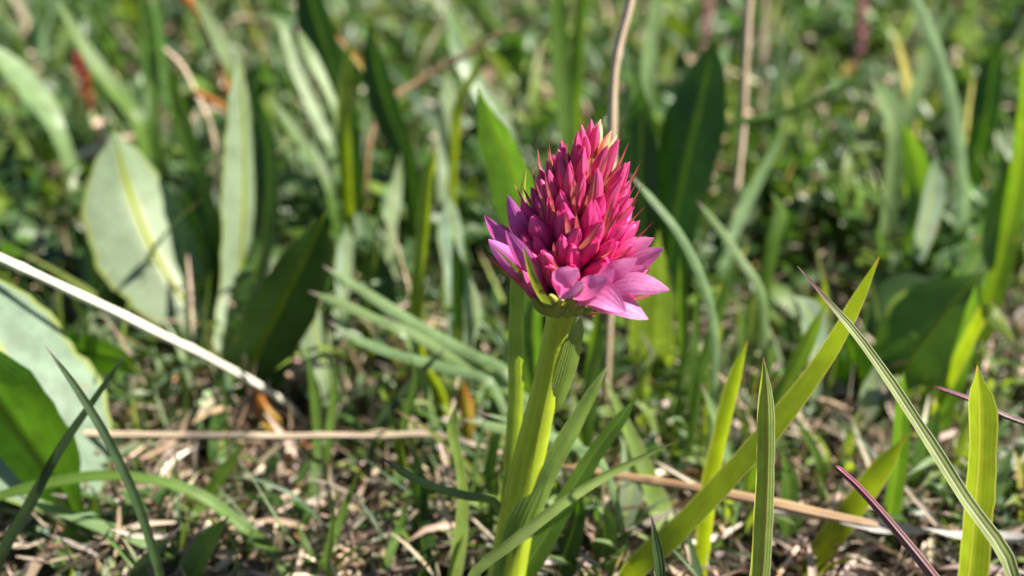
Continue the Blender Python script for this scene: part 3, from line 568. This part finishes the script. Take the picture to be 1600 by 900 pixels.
# far grass that can be told apart
far = [
 ('grass', [(870, -40, 13, 22), (872, 60, 12.8, 28), (880, 150, 12.4, 28), (886, 230, 12, 24)], 'straight upright green blade beyond the flower head', 12),
 ('grass', [(915, -30, 14, 14), (905, 60, 13.6, 20), (900, 170, 13, 20)], 'slimmer upright blade close to a straight one beyond the flower', -20),
 ('broad', [(470, -60, 13.5, 20), (495, 30, 13.2, 50), (520, 110, 12.8, 50), (545, 200, 12.2, 36)], 'wide dark blade leaning left in the far grass', -25),
 ('blue', [(462, 40, 12.4, 5), (480, 80, 12.3, 17), (505, 130, 12, 15), (525, 180, 11.6, 10)], 'pale shining blade in front of a wide dark one', 30),
 ('blue', [(388, 40, 14.6, 6.4), (412, 22, 14.6, 11.2), (440, 35, 14.4, 14.4), (455, 90, 14.0, 17.6), (490, 170, 13.4, 17.6), (520, 240, 12.8, 14.4)], 'arched blue green blade with drooping tip', 15),
 ('ochre', [(512, 40, 13, 6), (545, 75, 12.9, 11), (585, 125, 12.7, 12), (612, 165, 12.5, 12), (640, 230, 12, 10)], 'thin orange and yellow blade bending over', 0),
 ('blue', [(700, 0, 15, 10), (715, 80, 14.6, 24), (760, 160, 14, 26), (800, 230, 13.4, 20)], 'blue green blade slanting right toward the flower', 20),
 ('blue', [(-30, 60, 15, 14), (20, 110, 14.8, 32), (60, 160, 14.4, 36), (90, 210, 14, 24)], 'broad pale blade at the left end of the meadow', 30),
 ('mid', [(90, 0, 16, 10), (140, 90, 15.6, 22), (185, 150, 15.2, 24), (215, 190, 14.8, 24)], 'soft blue green blade leaning toward the rosette', 25),
 ('grass', [(225, -20, 15, 14), (232, 60, 14.7, 26), (238, 140, 14.2, 24), (240, 200, 13.6, 20)], 'upright blade behind the broad-leaved rosette', -10),
 ('grass', [(262, 90, 11, 8), (285, 180, 10.7, 24), (305, 250, 10.3, 28), (330, 330, 9.6, 22)], 'green blade rising between the two pale rosette leaves', -20),
 ('grass', [(300, -10, 14.5, 10), (340, 60, 14.2, 24), (370, 130, 13.8, 22)], 'upright blade behind the tall pale leaf tip', 20),
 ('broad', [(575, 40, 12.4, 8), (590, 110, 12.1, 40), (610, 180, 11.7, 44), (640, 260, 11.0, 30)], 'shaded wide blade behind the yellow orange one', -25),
 ('glow', [(548, 60, 11.4, 8), (540, 130, 11.1, 18), (538, 210, 10.6, 20)], 'upright yellow blade in the far grass', -20),
 ('mid', [(420, 150, 11, 6), (455, 200, 10.8, 16), (500, 260, 10.4, 16), (520, 320, 10, 14)], 'thin blade bending right above the shaded broad leaf', 15),
 ('glow', [(760, 60, 12.6, 6), (745, 110, 12.3, 13), (715, 170, 11.9, 14)], 'thin yellow blade with brownish tip beyond the lance leaf', -20),
 ('blue', [(1030, -20, 15, 10), (1015, 60, 14.6, 22), (1010, 140, 14.2, 22)], 'blade standing between the beige stalk and the dark leaf', 20),
 ('mid', [(1410, 190, 10.4, 8), (1430, 240, 10.2, 34), (1440, 300, 9.8, 36), (1430, 360, 9.2, 24)], 'wide yellowish leaf below the long pale blade', -20),
 ('pale', [(1462, 240, 9.4, 8), (1458, 290, 9.2, 30), (1445, 350, 8.8, 32), (1432, 400, 8.4, 20)], 'pale folded leaf beside the wide yellowish one', 30),
 ('blue', [(1360, 120, 11, 8), (1385, 160, 11, 34), (1400, 200, 10.8, 28)], 'short pale leaf under the tip of the arching stem', 25),
 ('blue', [(1490, 0, 17, 8), (1450, 90, 16.6, 22), (1420, 180, 16, 22)], 'far blade slanting left beside the long pale one', 20),
 ('mid', [(1580, 250, 8.4, 8), (1560, 330, 8.2, 44), (1530, 400, 7.8, 46), (1500, 450, 7.4, 30)], 'broad light leaf in front of the steep bright blade', 25),
 ('broad', [(1560, 60, 14, 8), (1550, 120, 13.8, 40), (1540, 190, 13.3, 40)], 'dark wide blade far behind the steep bright blade', -20),
 ('blue', [(1140, 60, 17, 8), (1120, 110, 16.6, 22), (1100, 170, 16, 22)], 'faint blade just beyond the dark leaf tip', 25),
 ('blue', [(1230, 200, 11, 6), (1190, 270, 10.6, 16), (1150, 350, 9.9, 18), (1130, 420, 9.2, 16)], 'thin blue green blade leaning right above the litter', 20),
 ('pale', [(625, 240, 10.5, 6), (618, 290, 10.3, 18), (610, 350, 9.8, 18)], 'small shining blade left of the tall yellow green one', 30),
]
far += [
 ('pale', [(968, 680, 2.2, 6), (982, 715, 2.2, 34), (985, 765, 2.0, 36), (975, 820, 1.8, 24)], 'pale folded leaf right behind the second orchid leaf', 20),
 ('mid', [(1222, 700, 2.0, 6), (1232, 760, 1.9, 26), (1228, 840, 1.7, 30)], 'soft green blade behind the keeled one', 18),
 ('blue', [(1095, 600, 3.2, 6), (1118, 650, 3.1, 16), (1140, 720, 2.9, 18), (1150, 790, 2.6, 16)], 'bluish blade bending down behind the straight one', 20),
 ('pale', [(1240, 462, 5.6, 6), (1262, 485, 5.6, 40), (1272, 530, 5.4, 34), (1275, 580, 5.1, 18)], 'whitish folded leaf behind the crossing blades', 26),
 ('grass', [(1292, 470, 3.6, 6), (1262, 540, 3.5, 22), (1225, 610, 3.3, 24), (1190, 690, 3.0, 20)], 'second leaning blade running behind the glowing one', -22),
 ('grass', [(1240, 650, 2.6, 5), (1265, 690, 2.6, 13), (1282, 730, 2.5, 13)], 'short dark pointed blade hanging right of the glowing one', 15),
 ('grass', [(1095, 420, 5.2, 5), (1088, 500, 5.0, 11), (1082, 590, 4.6, 12)], 'very thin upright blade right of the pale broad leaf', 15),
 ('glow', [(1125, 440, 4.9, 5), (1122, 520, 4.7, 11), (1112, 600, 4.4, 11)], 'very thin yellowish blade near the bending blue green one', -20),
 ('grass', [(1172, 440, 5.6, 5), (1165, 510, 5.4, 11), (1150, 590, 5.0, 12)], 'very thin blade at the edge of the litter patch', 15),
 ('glow', [(1290, 430, 7.2, 6), (1284, 480, 7.0, 18), (1278, 540, 6.6, 18)], 'short yellowish blade far behind the purple tip', -20),
 ('mid', [(1470, 630, 3.0, 6), (1450, 680, 2.9, 30), (1435, 740, 2.7, 30)], 'short leaf left of the blunt blade', 20),
 ('blue', [(1590, 690, 2.2, 6), (1560, 740, 2.1, 22), (1535, 800, 1.9, 24)], 'bluish leaf half hidden by the blunt blade', 22),
 ('pale', [(1372, 560, 5.0, 6), (1362, 600, 4.9, 30), (1350, 650, 4.6, 26)], 'pale small leaf under the wide spreading leaves', 24),
 ('blue', [(1215, 560, 4.4, 6), (1225, 600, 4.3, 16), (1218, 660, 4.0, 16)], 'small bluish blade between the keeled and the glowing blade', 22),
 ('mid', [(795, 640, 2.6, 6), (772, 700, 2.4, 16), (765, 780, 2.1, 18), (758, 860, 1.7, 18)], 'shaded green blade close behind the left side of the stem', -15),
 ('mid', [(640, 770, 1.6, 5), (625, 820, 1.5, 13), (600, 890, 1.3, 14)], 'thin shaded blade low in the bare litter', 18),
]
for mt, pts, lb, tn in far: blade('grass_blade', mt, pts, lb, turn=tn, fold=-.25, n=18)

# tufts, herbs and litter scraps that can be told apart in the middle distance
MARK = [((220, 470), 'the pale-leaved rosette'), ((440, 600), 'the bleached straw'), ((1050, 420), 'the tall dark leaf'), ((800, 640), 'the orchid stem'),
        ((1430, 560), 'the wide spreading leaves'), ((1150, 330), 'the tan upright stalk'), ((140, 215), 'the red flower spike'), ((620, 540), 'the slanting sheaf of blades'),
        ((1505, 380), 'the long pale blade'), ((1280, 200), 'the arching green stem'), ((575, 230), 'the leaning brownish stem'), ((880, 230), 'the straight upright blade'),
        ((90, 760), 'the glossy corner leaf'), ((560, 790), 'the bare litter'), ((1230, 800), 'the brown stalk'), ((1540, 800), 'the blunt yellow green blade'), ((60, 300), 'the pinkish straw')]
MARK = [(gnd(*p)[:2], n) for p, n in MARK]
def near(x, y): return min(MARK, key=lambda m: (m[0][0] - x) ** 2 + (m[0][1] - y) ** 2)[1]
def copies(proto, spots, group):
    base = proto['label']
    for i, (x, y, a, sc) in enumerate(spots):
        if i == 0: o = proto
        else:
            o = proto.copy(); COL.objects.link(o)
            for ch in list(proto.children):
                c = ch.copy(); COL.objects.link(c); c.parent = o
        o.location = (x * U, y * U, float(hgt(x, y)) * U - .0005); o.rotation_euler = (0, 0, a); o.scale = (sc,) * 3; o['group'] = group
        o['label'] = base + ' near ' + near(x, y)
def proto_tuft(mat, label, nb, lo, hi, wd, lean):
    e = empty('grass_tuft', (0, 0, 0), label, 'grass')
    for q in range(nb):
        a = q * 2.4 + rng.uniform(-.4, .4); l = rng.uniform(lo, hi); ln = rng.uniform(*lean); dx, dy = math.cos(a), math.sin(a)
        P = np.array([[dx * l * ln, dy * l * ln, l * (1 - .45 * ln), .01], [dx * l * ln * .45, dy * l * ln * .45, l * .62, wd], [dx * .08, dy * .08, -.1, wd * .8]])
        B2, s2 = spline(P, 12); V, F, UV = ribbon(B2[:, :3], tipped(np.maximum(B2[:, 3], .012), s2, .4), s2, rng.uniform(-40, 40), -.35, 0, rng.uniform(-60, 60), 3, .05, face=(-dx * .5, -dy * .5, .7))
        link('blade', mesh_of('tuft blade', V, F, UV, M[mat]), e)
    return e
def proto_herb(mat, label, nl, l0, wr):
    e = empty('herb_rosette', (0, 0, 0), label, 'herb')
    for q in range(nl):
        a = q * 2.4 + rng.uniform(-.3, .3); l = l0 * rng.uniform(.7, 1.2); dx, dy = math.cos(a), math.sin(a); z = rng.uniform(.25, .9)
        P = np.array([[dx * l * 1.1, dy * l * 1.1, l * z, .02], [dx * l * .75, dy * l * .75, l * z * .85, l * wr], [dx * l * .35, dy * l * .35, l * z * .5, l * wr * .6], [0, 0, -.05, .05]])
        B2, s2 = spline(P, 12); V, F, UV = ribbon(B2[:, :3], tipped(np.maximum(B2[:, 3], .02), s2, .3), s2, rng.uniform(-15, 15), -.2, .1, 0, 5, .08, face=(-dx * .3, -dy * .3, 1))
        link('leaf', mesh_of('herb leaf', V, F, UV, M[mat]), e)
    return e
def spots(n, x0, x1, y0, y1, mind=1.2):
    out = []
    while len(out) < n:
        px, py = random.uniform(x0, x1), random.uniform(y0, y1); g_ = gnd(px, py)
        if patch(np.array([g_[0]]), np.array([g_[1]]))[0] < .6 and all((g_[0] - o[0]) ** 2 + (g_[1] - o[1]) ** 2 > mind ** 2 for o in out):
            out.append((g_[0], g_[1], random.uniform(0, 6.28), random.uniform(.75, 1.25)))
    return out
copies(proto_tuft('blue', 'loose blue green grass tuft', 7, 1.6, 3.4, .16, (.2, .8)), spots(16, 0, 1600, 60, 420, 2), 'blue green grass tufts')
copies(proto_tuft('grass', 'upright fresh green grass tuft', 8, 1.5, 3.2, .14, (.1, .6)), spots(18, 0, 1600, 60, 430, 2), 'fresh green grass tufts')
copies(proto_tuft('tan', 'withered straw coloured grass tuft', 6, 1.2, 2.8, .09, (.4, 1.2)), spots(16, 0, 1600, 30, 420, 2), 'withered grass tufts')
copies(proto_herb('mid', 'small green herb rosette with oval leaves', 9, 1.0, .5), spots(22, 0, 1600, 120, 560, 1.5), 'green herb rosettes')
copies(proto_herb('pale', 'small pale herb rosette with greyish leaves', 8, .9, .4), spots(14, 0, 1600, 120, 560, 1.5), 'pale herb rosettes')

copies(proto_tuft('orleaf', 'low light green grass tuft', 6, .9, 1.7, .15, (.3, 1.)), spots(22, 480, 1620, 600, 830, .7), 'low light green tufts')
copies(proto_tuft('blue', 'low blue green grass tuft', 7, .8, 1.6, .11, (.3, 1.1)), spots(20, 440, 1620, 540, 830, .7), 'low blue green tufts')
copies(proto_herb('mid', 'low herb rosette with short leaves', 7, .7, .45), spots(16, 900, 1620, 560, 840, .7), 'low herb rosettes')
def proto_scrap(k):
    l = [.55, .8, .65][k]; P = np.array([[l * .5, .05, .22, .05], [l * .2, 0, .1, .22 - .04 * k], [-l * .2, .03, .12, .2], [-l * .5, -.05, .2 + .1 * k, .06]])
    B2, s2 = spline(P, 10); V, F, UV = ribbon(B2[:, :3], np.maximum(B2[:, 3], .03), s2, 0, -.5, -.2, 120, 5, .1, face=(0, -.3, 1))
    return tag(link('dry_leaf', mesh_of('dry leaf', V, F, UV, M['dryleaf'])), ['short curled pale dry leaf', 'long rolled pale dry leaf', 'bent pale dry leaf'][k], 'dry leaf')
for k in range(3): copies(proto_scrap(k), spots(26, 0, 1600, 100, 860, .6), 'curled dry leaves on the ground')

# ------------------------------------------------------------------ the orchid
random.seed(21); rng = np.random.default_rng(5)
ob = at(771, 968, 0.0); ob = np.array([ob[0], 0.0, 0.0]); ob[2] = float(hgt(ob[0], 0.)) - .02
orchid = empty('orchid', ob, 'magenta flowering wild orchid on a thick yellow green stem', 'orchid')
def opart(name, V, F, UV, mat, parent=orchid): return link(name, mesh_of(name, V - ob, F, UV, M[mat]), parent)
B = at(880, 486, 0.0); TOP = at(934, 178, .38); AX = unit(TOP - B); HL = float(np.linalg.norm(TOP - B))
S1 = unit(np.cross(AX, [0, 1., 0])); S2 = np.cross(S1, AX)           # S1 to the right side, S2 away
if S1[0] < 0: S1, S2 = -S1, S2
if S2[1] < 0: S2 = -S2
# stem
A = np.array([[*at(882, 478, 0), .38], [*at(872, 515, 0), .33], [*at(856, 590, 0), .34], [*at(836, 675, 0), .39], [*at(815, 770, 0), .45], [*at(798, 860, 0), .50], [ob[0], 0, ob[2] - .15, .55]])
C, s = spline(A, 44); V, F, UV = tube(C[:, :3], C[:, 3], s, 28, 1., 8, .045, 10.); opart('stem', V, F, UV, 'stem')
def opl(name, mat, pts, **k):
    o, C, W, s = blade(name, mat, pts, None, parent=orchid, **k); return o
# clasping leaf whose pale margin stands off the right side of the stem
opl('leaf', 'orleaf', [(908, 496, -.05, 14), (900, 530, -.1, 24), (886, 585, -.12, 28), (868, 632, -.1, 24), (848, 660, -.02, 8)], turn=28, fold=.2, tl=.15, m=7, root=False)
opl('leaf', 'orleaf', [(822, 262, .9, 7), (818, 310, .85, 16), (814, 420, .75, 22), (812, 520, .6, 24), (812, 600, .45, 26), (808, 680, .3, 24), (800, 780, .15, 24)], turn=-28, fold=-.5, tl=.5)
opl('leaf', 'orleaf', [(950, 570, .2, 7.9), (928, 612, .12, 17.3), (898, 670, 0, 24.5), (862, 735, -.14, 33.1), (830, 800, -.26, 43.2), (800, 880, -.24, 43.2)], turn=22, fold=.45, tl=.35, m=7)
opl('leaf', 'mid', [(997, 617, .6, 6.5), (968, 655, .5, 18.7), (930, 705, .4, 25.9), (890, 770, .25, 30.2), (850, 840, .1, 36), (812, 905, 0, 36)], turn=16, fold=-.35, tl=.35, m=7)
# axis inside the flower head
ts = np.linspace(0, 1, 16); rc = np.interp(ts, [0, .1, .3, .6, .85, 1], [.14, .22, .38, .28, .13, .03])
V, F, UV = tube(B[None] + AX[None] * (.1 + ts * HL * .85)[:, None], rc * 2, ts, 14, 1., 5, .06, face=-S2); opart('spike_axis', V, F, UV, 'core')

def loc2w(r, phi, h): return B + AX * h + S1 * (r * math.cos(phi)) + S2 * (r * math.sin(phi))
def bud_mesh(base, d, L, wd, inward, mat, parent=orchid, mrings=13, msides=14, pointy=1., name='flower_bud'):
    """closed bud: three folded outer petals with seams, gently bent towards the axis"""
    t = np.linspace(0, 1, mrings)
    C = base[None] + d[None] * (t * L)[:, None] + inward[None] * (np.sin(t * 2.4) * .05 * L)[:, None]
    prof = np.interp(t, [0, .12, .3, .5, .68, .84, .94, 1], [.4, .55, .84, 1., .95, .68, .38, .05])
    prof = prof ** pointy
    T = unit(np.gradient(C, axis=0)); S = unit(np.cross(T, inward)); N = np.cross(S, T); ph = rng.uniform(0, 6.28)
    V = np.empty((mrings, msides, 3)); UV = np.empty((mrings, msides, 2))
    for j in range(msides):
        a = 2 * math.pi * j / msides; r = prof * wd / 2 * (1 + .10 * np.cos(3 * a + ph) - .05 * np.cos(6 * a + 2 * ph))
        V[:, j] = C + (S * math.cos(a) + N * math.sin(a) * .85) * r[:, None]; UV[:, j, 0] = j / msides; UV[:, j, 1] = t
    F = grid_faces(mrings, msides, True); F.append(tuple((mrings - 1) * msides + j for j in range(msides)))
    return opart(name, V.reshape(-1, 3), F, UV.reshape(-1, 2), mat, parent)
def petal(base, mid, tip, wd, up_, mat, parent, name='petal', cup=.35, n=12, m=7, peak=.55, sharp=.75, fold=0.):
    P = np.array([base, mid, tip]); C, s = spline(np.c_[P, np.zeros(3)], n); C = C[:, :3]; t = np.linspace(0, 1, n)
    W = wd * (np.sin(np.pi * np.clip(t ** (math.log(.5) / math.log(peak)), 0, 1)) ** sharp); W = np.maximum(W, wd * np.interp(t, [0, .3, 1], [.4, .3, .04]))
    V, F, UV = ribbon(C, W, s, 0, fold, cup, rng.uniform(-25, 25), m, .22 if name == 'petal' else .06, face=up_); UV[:, 1] = np.repeat(t, m)
    return opart(name, V, F, UV, mat, parent)
HT = [.25, .5, .8, 1.15, 1.5, 1.85, 2.15, 2.4, 2.6]; k_ = HL / 2.72
RT = [.95, .93, .87, .78, .68, .57, .45, .32, .15]
NB = 124; GA = math.pi * (3 - math.sqrt(5))
for i in range(NB):
    f = (i + .5) / NB; u_ = 1 - (1 - f * .985) ** .66              # more of them where the cone is wide
    h = (.5 + u_ * 2.12) * k_; h += random.uniform(-.05, .05)
    r = np.interp(h / k_, HT, RT) * random.uniform(.92, 1.06); phi = i * GA + random.uniform(-.12, .12)
    a = R(np.interp(u_, [0, .15, .4, .7, 1], [62, 52, 36, 24, 10]) + random.uniform(-6, 6))
    L = np.interp(u_, [0, .3, .7, 1], [.80, .76, .72, .62]) * random.uniform(.9, 1.1); wd = np.interp(u_, [0, .3, .7, 1], [.30, .265, .2, .14]) * random.uniform(.9, 1.1)
    if u_ < .09 and math.sin(phi) < -.1: continue                     # the opened flowers hang here
    rad = S1 * math.cos(phi) + S2 * math.sin(phi); d = unit(rad * math.sin(a) + AX * math.cos(a) + np.cross(rad, AX) * random.gauss(0, .08)); tip = loc2w(r, phi, h); base = tip - d * L
    inward = unit(-rad * math.cos(a) + AX * math.sin(a))
    rightness = math.cos(phi)
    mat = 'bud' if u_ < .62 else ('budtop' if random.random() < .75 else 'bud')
    if u_ > .84 and rightness > .2: mat = 'budsunlit' if random.random() < .55 else 'budtop'  # sunward buds at the top are coloured brighter
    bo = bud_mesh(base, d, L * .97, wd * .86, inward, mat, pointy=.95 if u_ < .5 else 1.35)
    sx = unit(np.cross(d, rad)); sy = np.cross(sx, d); p0 = random.uniform(0, 6.28)
    for q in range(3):
        oo = sx * math.cos(p0 + q * 2.094) + sy * math.sin(p0 + q * 2.094)
        spread = random.uniform(.0, .09) if random.random() < .85 else random.uniform(.12, .26)
        bend = inward * .05 * L * .7
        petal(base + d * L * .08 + oo * wd * .2, base + d * L * .52 + oo * wd * .47 + bend, base + d * L * random.uniform(.97, 1.05) + oo * wd * spread + bend, wd * .92, oo, mat, bo, cup=.75, n=9, m=5, peak=.5, sharp=.7)
    # bract beside each bud, its dark tip standing free
    if i % 3 != 1 or u_ > .5:
        sd = unit(np.cross(d, rad)); bb = base + sd * wd * .5 * (1 if i % 2 else -1); bl = L * random.uniform(.88, 1.12)
        bt = bb + d * bl + rad * .1 + sd * .05; bm = (bb + bt) / 2 + rad * .06
        petal(bb, bm, bt, wd * .42, rad, 'bract', bo, 'bract', cup=.5, n=8, m=3, peak=.35, sharp=.8)
# small pointed tips at the very top
for j in range(9):
    phi = j * GA; rr = .04 + .028 * j; rad = S1 * math.cos(phi) + S2 * math.sin(phi)
    base = B + AX * (HL - .52 - .02 * j) + rad * rr * .6; d = unit(AX + rad * (.08 + .03 * j))
    bud_mesh(base, d, .46 + .03 * random.random(), .12, -rad, 'budsunlit' if rad @ S1 > .2 else 'budtop', pointy=1.5)

def W_(x, y, Y): return at(x, y, Y)
def flower(name, mat, petals, ov=None):
    """an opened flower: ovary first, its petals and lip as sub-parts"""
    b, d, L, wd = ov; V0 = bud_mesh(W_(*b), unit(W_(*d) - W_(*b)), L, wd, S2, 'ovary', name=name)
    for (p0, p1, p2, wpx, face, cup) in petals:
        a, m_, t_ = W_(*p0), W_(*p1), W_(*p2)
        petal(a, m_, t_, wpx / scale_at(m_), np.array(face, float), mat, V0, cup=cup)
flower('open_flower', 'petal', [
    ((910, 466, -.65), (985, 440, -.85), (1046, 453, -.95), 44, (.25, -.5, .85), .25),
    ((905, 470, -.68), (965, 470, -.95), (1013, 499, -1.1), 46, (.3, -.6, .8), .2),
    ((898, 470, -.72), (935, 458, -1.0), (978, 488, -1.2), 48, (.1, -.7, .7), -.3),
    ((912, 462, -.6), (960, 425, -.75), (996, 404, -.72), 34, (.1, -.6, .8), .3),
    ((908, 460, -.7), (938, 440, -.9), (960, 420, -.95), 32, (-.2, -.8, .5), .4)], ((884, 488, -.25), (915, 468, -.62), .42, .24))
flower('open_flower', 'petal', [
    ((925, 448, -.2), (985, 412, -.4), (1037, 388, -.5), 40, (.2, -.6, .8), .35),
    ((925, 440, -.1), (975, 395, -.1), (1022, 372, -.1), 34, (.1, -.7, .7), .4),
    ((925, 448, -.3), (970, 430, -.5), (1012, 418, -.6), 30, (.3, -.6, .7), .3)], ((890, 480, -.1), (930, 446, -.15), .45, .22))
flower('open_flower', 'petal', [
    ((876, 466, -.95), (878, 440, -1.15), (904, 421, -1.15), 46, (-.35, -.8, .4), .5),
    ((888, 462, -.95), (918, 448, -1.2), (950, 434, -1.25), 36, (.2, -.7, .7), .3),
    ((880, 466, -.95), (895, 448, -1.25), (912, 440, -1.3), 40, (0, -.5, .9), .5),
    ((872, 462, -.9), (866, 445, -1.05), (872, 425, -1.0), 28, (-.6, -.6, .3), .3)], ((874, 490, -.3), (880, 464, -.9), .62, .2))
flower('open_flower', 'petalshade', [
    ((850, 462, -.1), (800, 400, -.1), (757, 336, -.15), 32, (-.3, -.8, .5), .4),
    ((848, 462, -.3), (805, 415, -.45), (763, 374, -.5), 34, (-.3, -.8, .5), .4),
    ((850, 452, -.1), (818, 370, -.05), (793, 304, 0), 32, (-.2, -.9, .4), .4),
    ((850, 450, -.4), (815, 400, -.6), (790, 360, -.62), 30, (-.2, -.9, .4), .35),
    ((850, 452, .2), (812, 390, .3), (782, 350, .35), 30, (-.2, -.9, .4), .3)], ((866, 488, -.1), (846, 458, -.2), .42, .22))
flower('open_flower', 'petalshade', [
    ((862, 455, .6), (820, 385, .9), (800, 335, 1.0), 32, (-.3, -.8, .5), .4),
    ((880, 455, .6), (960, 400, .9), (1010, 370, 1.0), 32, (.3, -.8, .5), .4)], ((878, 486, .2), (872, 456, .6), .45, .22))
# long green bracts under the lowest flowers
def gb(p0, p1, p2, wpx, face, cup=.6):
    m_ = W_(*p1); petal(W_(*p0), m_, W_(*p2), wpx / scale_at(m_), np.array(face, float), 'gbract', orchid, 'bract', cup=cup, peak=.4, n=14)
M['gbract'] = petalmat('green bract', (.22, .27, .06), (.2, .27, .05), (.3, .28, .08), tint=(1.5, 1.5, .5), fac=.35, veins=3, tipat=.95)
gb((862, 494, -.3), (836, 452, -.95), (817, 384, -1.05), 26, (-.5, -.8, .3))
gb((880, 488, -.45), (893, 468, -1.05), (916, 446, -1.3), 18, (.2, -.9, .2))
gb((858, 486, -.1), (820, 440, -.5), (772, 385, -.65), 18, (-.5, -.5, -.6))
gb((890, 486, -.2), (935, 478, -.7), (985, 470, -.95), 16, (.2, -.8, -.5))
gb((902, 482, 0), (955, 455, -.1), (1000, 440, -.1), 16, (.2, -.8, -.5))
for (x0, y0, Y0, x1, y1, Y1) in [(866, 492, -.2, 838, 470, -.45), (896, 490, -.15, 928, 474, -.4), (884, 494, -.3, 896, 470, -.75), (872, 494, -.3, 862, 468, -.7)]:
    b_ = W_(x0, y0, Y0); t_ = W_(x1, y1, Y1); bud_mesh(b_, unit(t_ - b_), float(np.linalg.norm(t_ - b_)) * 1.2, .19, S2, 'ovary', name='ovary')
